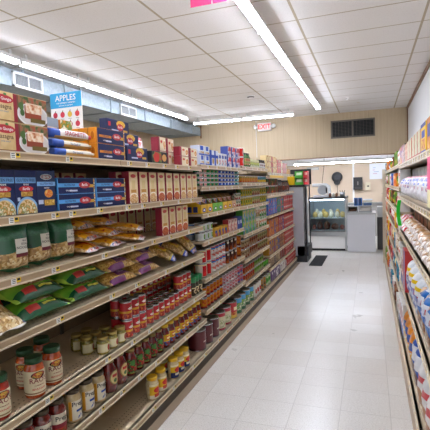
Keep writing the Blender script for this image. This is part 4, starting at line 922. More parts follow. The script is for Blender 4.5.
# fifth and sixth bays ------------------------------------------------------
def mk(key, a, b_, c_, *m): return lab2(key, a, ('s', 26, [a, b_, a, c_, a], None), ('b', .0, .05, '2a1c18'), *m)
specs = {
 4: {0: [('pink_soup_carton', 'cream and red box', ('d8c08a', 'b03a34', 'c88a3a'), .13, .08, 3, 5.89, 6.62, 'b'), ('fruit_snack_carton', 'pale red box', ('c85048', 'e0d0b0', '8a7a3a'), .12, .105, 2, 6.64, 7.06, 'b')],
     1: [('red_bean_can', 'red brown can', ('7a2a1c', '3a5a2c', 'c8853c'), .075, .11, 2, 5.89, 6.66, 'c'), ('syrup_bottle', 'dark syrup bottle', ('3a2018', '5a3020', 'c8a07a'), .07, .2, 1, 6.68, 7.06, 'c')],
     2: [('blue_cereal_carton', 'blue box', ('2f62b4', '6a9ad8', 'c8402c'), .13, .115, 2, 5.89, 6.55, 'b'), ('green_cracker_carton', 'green box', ('2f7a5a', 'c8543a', '3f5aa0'), .10, .115, 2, 6.57, 7.06, 'b')],
     3: [('orange_cracker_carton', 'orange and purple box', ('c8702c', '5a3f8a', 'd8a23c'), .14, .115, 2, 5.89, 6.6, 'b'), ('red_cracker_carton', 'red and purple box', ('a82c34', '6a3a8a', 'd8b8a0'), .12, .115, 2, 6.62, 7.06, 'b')],
     4: [('mustard_cracker_carton', 'mustard yellow box', ('c8922c', 'a8442c', '3a5a9a'), .13, .10, 2, 5.89, 6.66, 'b'), ('snack_carton', 'brown and orange box', ('8a4a2c', 'c8702c', 'd8a85c'), .12, .10, 2, 6.68, 7.06, 'b')],
     5: [('cookie_carton', 'tan cookie box', ('9a7a54', '6a5040', 'd0b894'), .14, .068, 2, 5.89, 6.66, 'b'), ('maroon_cookie_carton', 'maroon cookie box', ('8a2c2c', 'b0543c', 'c8a890'), .13, .068, 2, 6.68, 7.06, 'b')],
     6: [('purple_snack_bag', 'purple and white pack', ('6a4a7a', 'd8d0d8', '4a3a5a'), .14, .13, 1, 5.89, 6.5, 'b'), ('white_snack_bag', 'white pack', ('c9c4c0', '8a6a7a', 'e0dcd8'), .14, .12, 1, 6.52, 7.06, 'b')]},
 5: {0: [('small_pink_carton', 'small pink box', ('c87a6a', 'd8b05c', 'a84a4a'), .11, .09, 2, 7.10, 7.5, 'b'), ('small_orange_carton', 'small orange box', ('d8a05c', 'b8743a', 'e0c8a0'), .10, .09, 1, 7.52, 7.78, 'b')],
     1: [('brown_bottle', 'brown bottle', ('4a2c1c', '7a3a2c', 'b8a088'), .07, .19, 1, 7.10, 7.66, 'c')]}}
for s in range(2, 7): specs[5][s] = [('red_food_carton', 'red and white box', ('b02a24', 'c8443a', 'd8c8b8'), .15, {2: .115, 3: .115, 4: .10, 5: .068, 6: .068}[s], 2, 7.10, 7.97, 'b')]
redst = art('red striped carton', 'b02c26', [('b', .36, .6, 'd4c8ba'), ('n', 20, ['b02c26', 'd0c0b0', '8a2420'], ('r', .1, .9, .36, .6)), ('b', 0, .08, '5a1c18')], .45)
for b, dd in specs.items():
    for s, L in dd.items():
        for nm, lk, cols, w, h, lay, a, c_, kind in L:
            f = redst if nm == 'red_food_carton' else mk('far ' + nm + str(s), *cols)
            c3 = (cols[1], cols[0], cols[2]); c4 = (cols[2], cols[1], cols[0])
            fs = [f] if nm == 'red_food_carton' else [f, mk('far b ' + nm + str(s), *c3), mk('far c ' + nm + str(s), *c4)]
            Ps = [jar(nm, w / 2, h, mat('glass ' + nm, cols[0], .2, coat=.6), DARK, q, (.15, .6), n=12, arc=3, neck=.42, cat='bottle', shoulder=.6) if 'bottle' in nm else fcan(nm, w / 2, h, q, 12) if kind == 'c' else fbox(nm, w, h, .09, q, mat('end ' + nm, cols[0], .5)) for q in fs]
            for i, y in enumerate(fit(Ps[0], a, c_, .006)): row(Ps[(0, 0, 1, 0, 2)[i % 5] % len(Ps)], lk, b, s, [y], layers=lay)
o = MB().box(-1.344, -1.340, 6.0, 7.0, 1.585, 1.6195, mat('yellow strip card', 'f0c010', .45)).obj('shelf_banner'); o.location = (0, 0, 0)
tag(o, 'plain yellow card banner hanging under the top shelf, fifth left bay', 'banner')

# ================================================================== RIGHT WALL SHELVING
def rtop(b, s): return RL[b][s] + LH + .001
RFRONT = .255
RCNT = {}
def rput(P, look, b, s, y, x=None, layer='', rowname='', z=None, rot=0, group=None):
    lab = where(look, 'right', RN[b], RSH(b)[s], layer, rowname)
    rot = (0, 0, PI + rot) if isinstance(rot, (int, float)) else rot
    return place(P, ((RFRONT + P.d / 2) if x is None else x, y, rtop(b, s) if z is None else z), rot, lab, group or f'{look} on the {RSH(b)[s]} shelf of the {RN[b]} right bay')
def rfill(P, look, b, s, y0, y1, layers=1, x=None, rowname='', gap=.006):
    n = max(1, int((y1 - y0) / (P.w + gap))); p = (y1 - y0) / n
    for l in range(layers):
        for i in range(n): rput(P, look, b, s, y0 + p * (i + .5), x, LAY[layers][l], rowname, rtop(b, s) + l * (P.h + .001), RND.uniform(-.05, .05))
# nearest two bays: cracker boxes on top
ybx = lab2('yellow blue cracker', 'f0c81c', ('b', .0, .08, '20409a'), ('b', .86, 1, '20409a'), ('r', .2, .85, .5, .75, '2a4fb0'), ('n', 30, ['e8c43a', 'c8342c', 'f0d87a'], ('r', .15, .85, .1, .45)))
crx = lab2('cream red cracker', 'd9d4b8', ('v', 0, .06, 'c03a30'), ('v', .94, 1, 'c03a30'), ('b', 0, .08, 'b02a2c'), ('n', 40, ['cfc9a6', 'e2dcc2', 'b8b08a'], ('r', .1, .9, .12, .9)))
orx = lab2('orange cracker', 'e08a24', ('r', .15, .85, .4, .8, '3a4a9a'), ('n', 30, ['e08a24', 'f0c06a'], ('r', .1, .9, .05, .35)))
pkx = lab2('pink matzo', 'd87a6a', ('n', 24, ['d8685a', 'e8c8a8', 'b03a3a'], None))
gyx = lab2('grey matzo', '7a7a70', ('n', 24, ['5a5a54', 'c8c4b8', '8a3a3a'], None)); mlt = lab2('multi snack', 'e0dcd6', ('n', 20, ['d8742c', 'e6e2e0', '7a4a9a', 'd8342c'], None))
RBAY = lambda y: 0 if y < 1.86 else (1 if y < 3.08 else 2)
for lk, f, w, h, y, sd in (('orange and blue box', orx, .17, .15, 2.00, 'e08a24'), ('orange and blue box', orx, .17, .15, 2.19, 'e0b42c'), ('yellow box with blue top', ybx, .22, .15, 2.43, 'e8c01c')):
    rput(carton('cracker_box', w, h, .075, f, mat('side ' + sd + lk, sd, .45)), lk, RBAY(y), 0, y)
for y in (2.63, 2.80, 2.97, 3.17, 3.34): rput(carton('matzo_box', .155, .138, .075, crx, mat('matzo side', 'c86a58', .45)), 'cream box with red border', RBAY(y), 0, y)
for y, f, lk, sd in ((3.48, pkx, 'coral pink box', 'd88a78'), (3.605, pkx, 'coral pink box', 'd88a78'), (3.73, gyx, 'grey box with dark end', '4a4a44'), (3.855, mlt, 'white box with orange spots', 'd8702c'), (3.98, mlt, 'white box with orange spots', 'e6a03c'), (4.105, orx, 'orange and blue box', 'e08a24'), (4.23, mlt, 'white box with orange spots', 'e6a03c')):
    rput(carton('snack_cracker_box', .115, .135 if y < 3.7 else .15, .075, f, mat('side ' + sd, sd, .45)), lk, RBAY(y), 0, y)
# second shelf: white bags, grey packs, pink card, green clip strip
whb = art('white sugar bag', 'e6e2e4', [('n', 14, ['ecebec', 'e4dce0', 'f4f3f3'], None), ('r', .25, .8, .78, .88, '3a5ab8'), ('r', .3, .7, .66, .74, '4a6ac0'), ('b', .92, 1, 'e86a8a'), ('n', 30, ['e4e0e2', 'c84a5a', '3a5ab8'], ('r', .3, .7, .5, .62))], .3, .4, 'yz')
for i, y in enumerate((2.05, 2.285, 2.52, 2.755, 2.96, 3.20, 3.435, 3.67, 3.905, 4.14)):
    P = bag('white_marshmallow_bag', .165, .20, .095, whb, 200 + i, 'up', wr=.008)
    rput(P, 'puffy white bag, blue and red print', RBAY(y), 1, y, .303)
gpk = art('grey wrapped pack', '9aa0a6', [('n', 22, ['8a9096', 'b8bcc0', '6a7076'], None), ('b', 0, .34, '2a7fc4'), ('n', 30, ['2a7fc4', '8ac0e0', '2a5a9a'], ('r', 0, 1, 0, .32)), ('b', .62, .66, '5a5a5e')], .35, .3)
for y in (2.22, 2.46, 2.70, 2.94, 3.22, 3.46, 3.70, 3.94, 4.17):
    rput(carton('grey_wrapped_pack', .232, .235, .14, gpk, mat('grey film', '8f959b', .4)), 'grey wrapped pack, blue bottom', RBAY(y), 1, y, .43, '', 'back row')
r = empty('hanging_card', (.246, 2.17, 1.40)); sub('card', MB().box(.2435, .2455, 2.06, 2.16, 1.44, 1.585, mat('magenta card', 'e83a7a', .5)).box(.2435, .2455, 2.06, 2.16, 1.36, 1.439, mat('pale yellow card', 'e8dcb0', .5)), r)
tag(r, 'magenta and cream card hanging from the top shelf lip of the right shelving', 'sign')
m = MB(); pts = [(.226 - .010 * math.sin(i * .45), 3.86 + .03 * i / 8, 1.318 - i * .027) for i in range(9)]
for i in range(8):
    a, c_ = Vector(pts[i]), Vector(pts[i + 1]); d = Vector((.014, .004, 0)); tt = Vector((0, .002, 0))
    for o_ in (0, 1): m.poly([tuple(a - d + tt * o_), tuple(a + d + tt * o_), tuple(c_ + d + tt * o_), tuple(c_ - d + tt * o_)][::1 if o_ else -1], mat('neon green', '2ce03c', .4))
o = m.obj('merchandise_clip_strip'); tag(o, 'bright green strip hanging from the right shelf lip by the upright', 'strip')
# third shelf: brown boxes at the back, clear bakery bags in front
brx = art('brown box face', '5a4028', [('n', 8, ['5a4028', '6e5034', '4a3420'], None), ('e', .5, .78, .3, .1, 'b88a4c'), ('n', 40, ['7a5a3a', 'a8542c', '5a4028'], ('r', .2, .8, .4, .62)), ('v', 0, .05, '38281a')], .5)
for y in (2.0, 2.24, 2.48, 2.72, 2.955, 3.205, 3.445, 3.685, 3.925, 4.165): rput(carton('brown_cake_box', .225, .262, .12, brx, mat('brown card', '4c3622', .55)), 'dark brown box', RBAY(y), 2, y, .435, '', 'back row')
bun = art('clear bakery bag', 'd8cabb', [('n', 24, ['dccfc4', 'b89c80', 'ebe6e2', '94704c'], None), ('e', .5, .28, .42, .2, '9a7048'), ('e', .5, .72, .42, .2, '9a7048'), ('n', 30, ['8a6038', 'b88c5c', 'dccfc4'], ('e', .5, .28, .38, .17)), ('n', 30, ['8a6038', 'b88c5c', 'dccfc4'], ('e', .5, .72, .38, .17))], .38, .12, 'xy')
pkb = art('pink candy bag', 'd8c0bc', [('s', 50, ['d8c4c0', 'c83a4a', 'ece4e0', 'd88a9a'], None), ('b', .8, 1, 'c8323a')], .4, .1, 'xy')
k_ = 0
for i, y in enumerate((2.02, 2.21, 2.40, 2.59, 2.78, 2.97, 3.19, 3.38, 3.57, 3.76)):
    for l in range(2):
        P = bag('clear_pastry_bag', .182, .11, .072, bun, 230 + i * 2 + l, wr=.007)
        rput(P, 'clear bag of brown pastries', RBAY(y), 2, y, .308, LAY[2][l], '', rtop(1, 2) + .001 + l * .077, (0, 0, PI + .03 * (-1) ** i))
for i, y in enumerate((3.97, 4.17)):
    for l in range(2):
        P = bag('candy_bag', .182, .11, .072, pkb, 260 + i * 2 + l, wr=.007)
        rput(P, 'clear bag of red sweets', 2, 2, y, .308, LAY[2][l], '', rtop(1, 2) + .001 + l * .077, (0, 0, PI))
# fourth shelf: blue cookie bags in front, white flour sacks farther along
blu = art('blue cookie bag', '1f6fc0', [('e', .5, .30, .40, .22, '8a5a34'), ('n', 55, ['9a6a40', '6a4226', 'b8885a'], ('e', .5, .30, .37, .20)), ('r', .12, .88, .60, .82, 'e6e6ea'), ('r', .2, .8, .64, .74, 'c8303a'), ('b', .93, 1, 'dfe3ea'), ('e', .3, .88, .16, .06, 'd9a87a')], .28, .5, 'yz')
wfs = art('white flour sack', 'e2e2e4', [('b', .70, .78, 'e8c21c'), ('n', 18, ['e6e6e8', 'd4d6da'], ('r', 0, 1, .8, 1)), ('r', .2, .8, .3, .6, '8aa8d0'), ('n', 26, ['e0e0e2', '4a6ab0', 'd86a5a'], ('r', .15, .85, .2, .6)), ('b', .93, 1, 'c9ccd2')], .45, 0, 'yz')
for i, y in enumerate((2.0, 2.19, 2.38, 2.57, 2.76)):
    b = 1
    rput(bag('cookie_bag', .285, .185, .085, blu, 300 + i, 'up', wr=.006, patch=[('white_print', .62, .80, .12, .86, mat('print white', 'e4e4ea', .5), [('CHIPS', .05, 0, .2, mat('navy print', '1c3f8c', .5))])]), 'blue bag with brown cookies', b, 3, y, .300)
for i, y in enumerate((2.97, 3.19, 3.41, 3.62)):
    rput(bag('flour_sack', .30, .20, .11, wfs, 310 + i, 'up', wr=.005), 'white sack with yellow band', RBAY(y), 3, y, .312)
bpk = art('red yellow blue pack', '1f78c8', [('v', 0, .3, 'c82a2c'), ('v', .3, .5, 'e8a81c'), ('r', .5, 1, .5, 1, '2a86d4')], .4)
for y in (3.80, 3.92): rput(carton('tall_snack_box', .11, .34, .08, bpk, mat('red side', 'c4302c', .45)), 'tall red, yellow and blue box', 2, 3, y)
ltp = art('white blue pack', 'dcdcdc', [('b', .0, .3, '2a4f9c'), ('n', 24, ['dcdcdc', 'b8543a', 'e6e2de'], ('r', 0, 1, .3, .8))], .4)
for y in (4.05, 4.17): rput(carton('white_snack_box', .11, .28, .08, ltp, mat('pale side', 'd0ccc6', .45)), 'white box with blue foot', 2, 3, y)
for y in (2.10, 2.33, 2.56, 2.79): rput(bag('flour_sack', .30, .20, .11, wfs, 320 + int(y * 10), 'up', wr=.005), 'white sack', 1, 3, y, .56, '', 'back row')
# bottom shelf
bw = art('blue bottom bag', '1f4fa8', [('b', .5, .8, 'e0e0e4'), ('e', .5, .28, .36, .2, '5a3a2a'), ('n', 40, ['6a4632', '3e2a1e', 'a87a54'], ('e', .5, .28, .33, .18)), ('b', .93, 1, 'dcdce0')], .28, .5, 'yz')
wbt = art('white pastry pouch', 'dcdada', [('e', .55, .3, .36, .2, 'a8703c'), ('n', 18, ['e2e0e0', 'cfccca'], ('r', 0, 1, .5, .9)), ('b', .0, .08, 'c8502c'), ('r', .3, .9, .62, .74, 'c8343a')], .28, .5, 'yz')
orp = art('orange pouch', 'e08a24', [('b', .5, .7, '2a4f9c'), ('n', 24, ['e08a24', 'e8c03c', 'd8d4cc'], ('r', 0, 1, 0, .45))], .3, .4, 'yz')
for i, y in enumerate((2.02, 2.21, 2.40, 2.59)): rput(bag('pastry_pouch', .30, .185, .09, wbt, 340 + i, 'up', wr=.007), 'white pouch with brown pastry', 1, 4, y, .285)
for i, y in enumerate((2.815, 2.985)): rput(bag('cookie_pouch', .31, .16, .09, bw, 350 + i, 'up', wr=.006), 'blue and white cookie pouch', 1, 4, y, .285)
for i, y in enumerate((3.18, 3.35, 3.52, 3.69)): rput(bag('orange_pouch', .28, .15, .08, orp, 360 + i, 'up', wr=.006), 'orange pouch, blue band', 2, 4, y, .28)

for y in (3.85, 3.97, 4.09, 4.21): rput(carton('white_snack_box', .11, .28, .08, ltp, mat('pale side', 'd0ccc6', .45)), 'white box with blue foot', 2, 4, y, .28)

# farther right bays: jumble of snack packs standing on every shelf
pal = [('e07a10', 'c02018', 'f0d8a0', 'orange and red'), ('e0b8a8', 'c04848', 'f0e8e0', 'pale pink'), ('1858b0', 'e4e4ea', 'c83828', 'blue and white'), ('6a9420', 'd0a820', '3a5020', 'olive green'), ('f0c008', 'c06810', 'f0e8b8', 'yellow'),
       ('e8e4dc', 'b0a898', 'd05830', 'white'), ('7a4420', 'c88a50', '4a2810', 'brown'), ('c81820', 'f0b0a0', '701018', 'red'), ('188aa8', 'd8ece8', 'c84020', 'teal'), ('c0a888', '885838', 'e8d8c0', 'tan')]
JP = {}
def jp(i, kind, h):
    k = (i, kind, round(h, 2))
    if k not in JP:
        a, b_, c_, nm = pal[i]; f = art(f'jumble {i}', a, [('s', 30, [a, b_, a, c_], None), ('r', .2, .8, .62, .8, c_), ('e', .5, .3, .3, .18, b_)], .7, 0)
        f.node_tree.nodes['Principled BSDF'].inputs['Specular IOR Level'].default_value = .15
        JP[k] = carton(nm.replace(' and ', '_').replace(' ', '_') + '_snack_box', .125, h, .09, f, mat(f'jumble side {i}', a, .45), bev=0) if kind == 'b' else bag(nm.replace(' and ', '_').replace(' ', '_') + '_snack_bag', h, .15, .075, f, 400 + i, 'up', wr=.007, nl=12, nw=8)
    return JP[k]
J = random.Random(5)
for b in range(3, 6):
    for s in range(7):
        gap = (.15 if s == 0 else RL[b][s - 1] - RL[b][s] - .045)
        y = REDGE[b] + .02; prev = -1
        while y < REDGE[b + 1] - .10:
            i = J.randrange(10); n = J.choice((2, 3, 4)); kind = J.choice('bbg')
            if prev < 0 and b == 3: i, kind = 5, 'b'
            if i == prev: continue
            prev = i; h = min(gap, .19) * J.uniform(.78, .97)
            P = jp(i, kind, h)
            if y + P.w > REDGE[b + 1] - .015: break
            for _ in range(n):
                if y + P.w > REDGE[b + 1] - .015: break
                rput(P, f'{pal[i][3]} {"box" if kind == "b" else "bag"}', b, s, y + P.w / 2, (RFRONT + P.d / 2 - (.02 if s == 6 else 0) + J.uniform(-.003, .012)), rot=J.uniform(-.06, .06) if kind == 'b' else 0)
                y += P.w + .014

# ================================================================== DELI AND COOLER AT THE END
# grey-sided open cooler behind the end of the left row
r = empty('open_cooler', (-1.30, 8.5, 0)); cx0, cx1, cy0, cy1 = -1.50, -1.13, 8.06, 8.62
GSIDE = mat('cooler grey side', 'aeb1b6', .35, .2)
sub('side_panel', MB().box(cx0, cx1 - .05, cy0, cy0 + .03, .12, 1.42, GSIDE), r); sub('far_side_panel', MB().box(cx0, cx1 - .05, cy1 - .03, cy1, .12, 1.42, GSIDE), r)
sub('back_panel', MB().box(cx0, cx0 + .03, cy0 + .03, cy1 - .03, .12, 1.42, GSIDE), r)
sub('base', MB().box(cx0, cx1 + .0, cy0 - .01, cy1, 0, .12, DARK).box(cx1 - .18, cx1 + .02, cy0, cy1, .12, .30, DARK), r)
sub('top_cap', MB().box(cx0 - .01, cx1, cy0 - .01, cy1 + .01, 1.42, 1.46, DARK), r)
for yy_ in (cy0 - .005, cy1 - .035): sub('front_post', MB().box(cx1 - .02, cx1, yy_, yy_ + .04, .12, 1.42, DARK), r)
for zz_ in (.5, .75, 1.0, 1.22): sub('shelf', MB().box(cx0 + .03, cx1 - .10, cy0 + .03, cy1 - .03, zz_, zz_ + .015, STEEL), r)
tag(r, 'grey open cooler with black frame standing past the end of the left row', 'cooler')
z = 1.461
m = MB(); m.box(-1.485, -1.35, 8.12, 8.40, z, z + .16, mat('yellow tub', 'e8bc10', .45)); o = m.obj('yellow_bin'); tag(o, 'yellow bin on top of the grey cooler', 'bin')
def twotier(name, x0, x1, col, label):
    r = empty(name, ((x0 + x1) / 2, 8.2, z)); mm = mat(name + ' col', col, .45)
    for k in range(2):
        m = MB(); z0 = z + k * .128; m.box(x0, x1, 8.10, 8.34, z0, z0 + .004, mm); m.box(x0, x0 + .006, 8.10, 8.34, z0 + .004, z0 + .125, mm); m.box(x1 - .006, x1, 8.10, 8.34, z0 + .004, z0 + .125, mm); m.box(x0 + .006, x1 - .006, 8.334, 8.34, z0 + .004, z0 + .125, mm); m.box(x0 + .006, x1 - .006, 8.10, 8.106, z0 + .004, z0 + .05, mm)
        sub('crate', m, r)
        sub('packet', MB().box(x0 + .02, x1 - .02, 8.13, 8.30, z0 + .005, z0 + .10, mat(name + ' in', 'cfe0c0' if 'green' in name else 'e6b0a8', .5)), r)
    tag(r, label, 'crate')
twotier('green_crate_stand', -1.335, -1.19, '4fae34', 'green two-tier crate on top of the grey cooler'); twotier('red_crate_stand', -1.178, -1.10, 'd8303a', 'red two-tier crate beside the green one on the cooler')
r = empty('black_menu_board', (-1.25, 8.45, z)); sub('board', MB().box(-1.49, -1.08, 8.46, 8.48, z, z + .30, DARK), r); sub('foot', MB().box(-1.40, -1.15, 8.42, 8.52, z, z + .012, DARK).box(-1.40, -1.36, 8.479, 8.49, z, z + .2, DARK), r)
tag(r, 'black board standing behind the crates on the cooler', 'board')
o = MB().box(-1.06, -.83, 7.72, 8.80, .0, .012, mat('black rubber mat', '1c1c1e', .8)).obj('floor_mat'); tag(o, 'black rubber mat on the floor beside the grey cooler', 'mat')

# glass display case
r = empty('display_case', (-.88, 9.5, 0)); x0, x1, yf, yb = -1.26, -.50, 9.45, 10.25
sub('base_panel', MB().box(x0, x1, yf + .04, yb, .05, .32, WHITE).box(x0, x1, yf + .08, yb, 0, .05, DARK), r)
sub('bumper', MB().box(x0 - .01, x1 + .01, yf, yb, .32, .42, STEEL), r)
sub('end_frame', MB().box(x1 - .015, x1 + .015, yf, yb, .42, 1.12, STEEL).box(x1 - .02, x1 + .02, yf - .02, yf + .01, .02, 1.13, STEEL), r)
sub('side_frame', MB().box(x0 - .015, x0 + .015, yf, yb, .42, 1.12, STEEL), r)
sub('top_panel', MB().box(x0 - .02, x1 + .02, yf + .02, yb, 1.12, 1.16, DARK), r)
sub('led_strip', MB().box(x0 + .02, x1 - .04, yf + .02, yf + .05, 1.10, 1.118, mat('led cool white', 'eaf4ff', .4, emit=14, ecol='dcecff')), r)
sub('back_panel', MB().box(x0 + .015, x1 - .015, yb - .02, yb, .42, 1.12, mat('case back', 'c3d0d6', .35)), r)
gm = bpy.data.materials.new('case glass'); gm.use_nodes = True; nt = gm.node_tree; nt.nodes.clear()
go, gx, gt, gg, gf = [nt.nodes.new('ShaderNode' + k) for k in ('OutputMaterial', 'MixShader', 'BsdfTransparent', 'BsdfGlossy', 'Fresnel')]
gg.inputs['Roughness'].default_value = .02; gt.inputs['Color'].default_value = (.93, .97, .98, 1); gf.inputs['IOR'].default_value = 1.4
nt.links.new(gf.outputs[0], gx.inputs[0]); nt.links.new(gt.outputs[0], gx.inputs[1]); nt.links.new(gg.outputs[0], gx.inputs[2]); nt.links.new(gx.outputs[0], go.inputs[0])
m = MB(); m.obox(((x0 + x1) / 2, yf + .02, .76), x1 - x0 - .04, .006, .66, gm, (-.02, 0, 0)); sub('front_glass', m, r)
CGL = mat('case shelf', 'd0dce0', .25)
for zz_ in (.44, .70): sub('case_shelf', MB().box(x0 + .02, x1 - .02, yf + .05, yb - .03, zz_, zz_ + .012, CGL), r)
tag(r, 'refrigerated glass deli case with steel frame and lit top', 'display case')
def lump(name, c, rx, ry, rz, m, seed, label, cat, group):
    b = MB(); n = 14; prof = []
    for k in range(9):
        a = -PI / 2 + PI * k / 8; prof.append((max(.001, math.cos(a)), math.sin(a)))
    for rr_, zz_ in prof:
        for i in range(n):
            a = 2 * PI * i / n; p = Vector((rr_ * math.cos(a), rr_ * math.sin(a), zz_)); k = 1 + .12 * noise.noise(p * 2 + Vector((seed * 7., 0, 0)))
            b.v.append((p.x * rx * k, p.y * ry * k, max(-.75, p.z) * rz * k))
    for j in range(8):
        for i in range(n): b.face((j * n + i, j * n + (i + 1) % n, (j + 1) * n + (i + 1) % n, (j + 1) * n + i), m, True)
    o = b.obj(name); zmin = min(v[2] for v in b.v); o.location = (c[0], c[1], c[2] - zmin); tag(o, label, cat, group)
mt = {k: art('deli ' + k, v[0], [('n', 30, v, None)], .35, .3) for k, v in {'cheese': ['d8b04a', 'e0c47a', 'c89a3c'], 'pale': ['d8d0b0', 'e6e0c8', 'bfb48c'], 'ham': ['6a4034', '8a5848', '4a2c24'], 'dark': ['4a2a22', '6a3a2e', '3a201a'], 'red': ['a8403a', 'c87a6a', '8a3028']}.items()}
for i, (k, rx) in enumerate((('cheese', .055), ('pale', .05), ('cheese', .058), ('pale', .052), ('pale', .048), ('cheese', .055))):
    lump('cheese_block', (-1.165 + i * .118, 9.66, .7135), rx, .07, .075, mt[k], i, f'wrapped {k if k != "cheese" else "yellow"} cheese, {ORD[i]} from the cooler side, upper case shelf', 'cheese', 'cheeses in the deli case')
for i, (k, rx) in enumerate((('pale', .05), ('cheese', .05), ('pale', .05), ('cheese', .052))):
    lump('cheese_block', (-1.14 + i * .15, 9.83, .714), rx, .07, .10, mt[k], i + 9, f'tall wrapped cheese behind the front ones, {ORD[i]} from the cooler side', 'cheese', 'cheeses in the deli case')
for i, (k, rx) in enumerate((('red', .045), ('dark', .07), ('dark', .07), ('ham', .09), ('red', .055))):
    lump('deli_meat', (-1.20 + (.02, .142, .295, .462, .615)[i], 9.63, .454), rx * .92, .08, (.06, .10, .10, .075, .06)[i], mt[k], i + 20, f'{dict(red="reddish", dark="dark", ham="long brown")[k]} deli meat, {ORD[i]} from the cooler side, lower case shelf', 'meat', 'meats in the deli case')

# slicer on the case
WG = mat('slicer white', 'd9dadb', .3, .2)
r = empty('meat_slicer', (-1.0, 9.95, 1.161)); 
sub('base', MB().box(-1.22, -.86, 9.85, 10.12, 1.161, 1.20, WG), r)
sub('body', MB().tube([(-1.25, 9.98, 1.43), (-.94, 9.98, 1.43), (-.885, 9.98, 1.39), (-.87, 9.98, 1.20)], .038, WG, 12), r)
sub('food_tray', MB().box(-1.02, -.93, 9.90, 10.08, 1.21, 1.40, WG), r)
sub('blade_guard', MB().lathe([(.10, 0), (.11, .015), (.10, .03), (.03, .035)], 20, STEEL, (-1.02, 9.87, 1.315), 'y'), r)
sub('handle', MB().tube([(-.93, 9.88, 1.25), (-.93, 9.84, 1.36)], .012, DARK), r)
tag(r, 'white meat slicer standing on top of the deli case', 'slicer')
r = empty('utensil_cup', (-.58, 9.75, 1.161)); sub('cup', MB().lathe([(.05, 0), (.055, .10), (.05, .10), (.046, .01)], 14, STEEL, (-.58, 9.75, 1.161)), r)
for k in range(4): sub('utensil', MB().tube([(-.58 + .02 * math.cos(k * 1.6), 9.75 + .02 * math.sin(k * 1.6), 1.175), (-.58 + .05 * math.cos(k * 1.6), 9.75 + .05 * math.sin(k * 1.6), 1.30)], .007, DARK, 6), r)
tag(r, 'steel cup of dark utensils at the corner of the deli case', 'cup')
for i in range(3): 
    o = MB().lathe([(.028, 0), (.03, .06), (.02, .075), (.018, .09)], 12, mat('condiment ' + str(i), ('8a5a3a', 'd8d4cc', '6a3a2c')[i], .4), (-.70 + i * -.07, 9.72, 1.161)).obj('condiment_bottle'); tag(o, f'small {("brown", "white", "dark red")[i]} condiment bottle on the deli case beside the utensil cup', 'bottle')

# white counter with a glass sneeze box, to the right of the case
r = empty('service_counter', (-.19, 9.4, 0))
sub('front_panel', MB().box(-.465, .085, 9.30, 9.33, .02, .80, mat('counter white', 'd4d4d8', .4)), r); sub('body', MB().box(-.46, .08, 9.33, 10.0, 0, .80, WHITE), r); sub('worktop', MB().box(-.47, .10, 9.28, 10.02, .80, .83, STEEL), r)
tag(r, 'plain white service counter between the deli case and the right shelving', 'counter')
r = empty('countertop_warmer', (-.3, 9.6, .831))
for k, (a, b_) in enumerate(((-.465, -.25), (-.23, .03))):
    m = MB(); m.box(a, b_, 9.42, 9.80, .831, .85, STEEL); m.box(a, b_, 9.42, 9.80, .95, .97, STEEL); m.box(a, a + .015, 9.42, 9.80, .85, .95, STEEL); m.box(b_ - .015, b_, 9.42, 9.80, .85, .95, STEEL); m.box(a + .015, b_ - .015, 9.78, 9.80, .85, .95, mat('warmer inside', '9a8a78', .5))
    sub('cabinet', m, r)
sub('tray', MB().box(-.42, -.29, 9.48, 9.7, .852, .90, mat('brown food', '6a4a38', .6)), r); sub('white_panel', MB().box(-.205, .005, 9.44, 9.45, .86, .94, mat('warmer panel', 'cfc8bc', .5)), r)
tag(r, 'low steel countertop warmer sitting on the white counter', 'warmer')
BB = mat('blue box card', '2a5a9a', .5)
for i, x in enumerate((-.33, -.245)):
    o = MB().box(x, x + .078, 9.50, 9.62, .971, 1.135, BB, front=BB).box(x + .025, x + .05, 9.499, 9.4995, .99, 1.12, mat('box dark print', '1c2c4a', .5)).obj('blue_wrap_box'); tag(o, f'dark blue box standing on the warmer, {["nearer the deli case", "nearer the right shelving"][i]}', 'box', 'blue boxes on the warmer')
r = empty('clear_container', (-.05, 9.6, .971)); m = MB()
for a in ((-.15, .03, 9.50, 9.503), (-.15, .03, 9.697, 9.70)): m.box(*a, .971, 1.08, gm)
m.box(-.15, -.147, 9.503, 9.697, .971, 1.08, gm); m.box(.027, .03, 9.503, 9.697, .971, 1.08, gm)
sub('tub', m, r); sub('lid', MB().box(-.155, .035, 9.495, 9.705, 1.08, 1.10, mat('tub lid', 'd0d4d8', .4)), r); sub('contents', MB().box(-.14, .02, 9.51, 9.69, .972, 1.02, mat('blue packets', '3a6ab0', .5)), r)
tag(r, 'clear lidded container with blue packets on the warmer', 'container')
r = empty('steel_sink_unit', (.22, 9.9, 0)); sub('stand', MB().box(.13, .54, 9.75, 10.25, 0, .70, mat('dark unit', '4a4846', .5)), r); sub('basin', MB().box(.13, .54, 9.75, 10.25, .70, .92, STEEL), r)
sub('tap', MB().tube([(.30, 10.15, .92), (.30, 10.15, 1.18), (.28, 10.08, 1.24), (.25, 10.0, 1.20)], .014, DARK), r); tag(r, 'dark steel sink unit in the gap beside the white counter', 'sink')

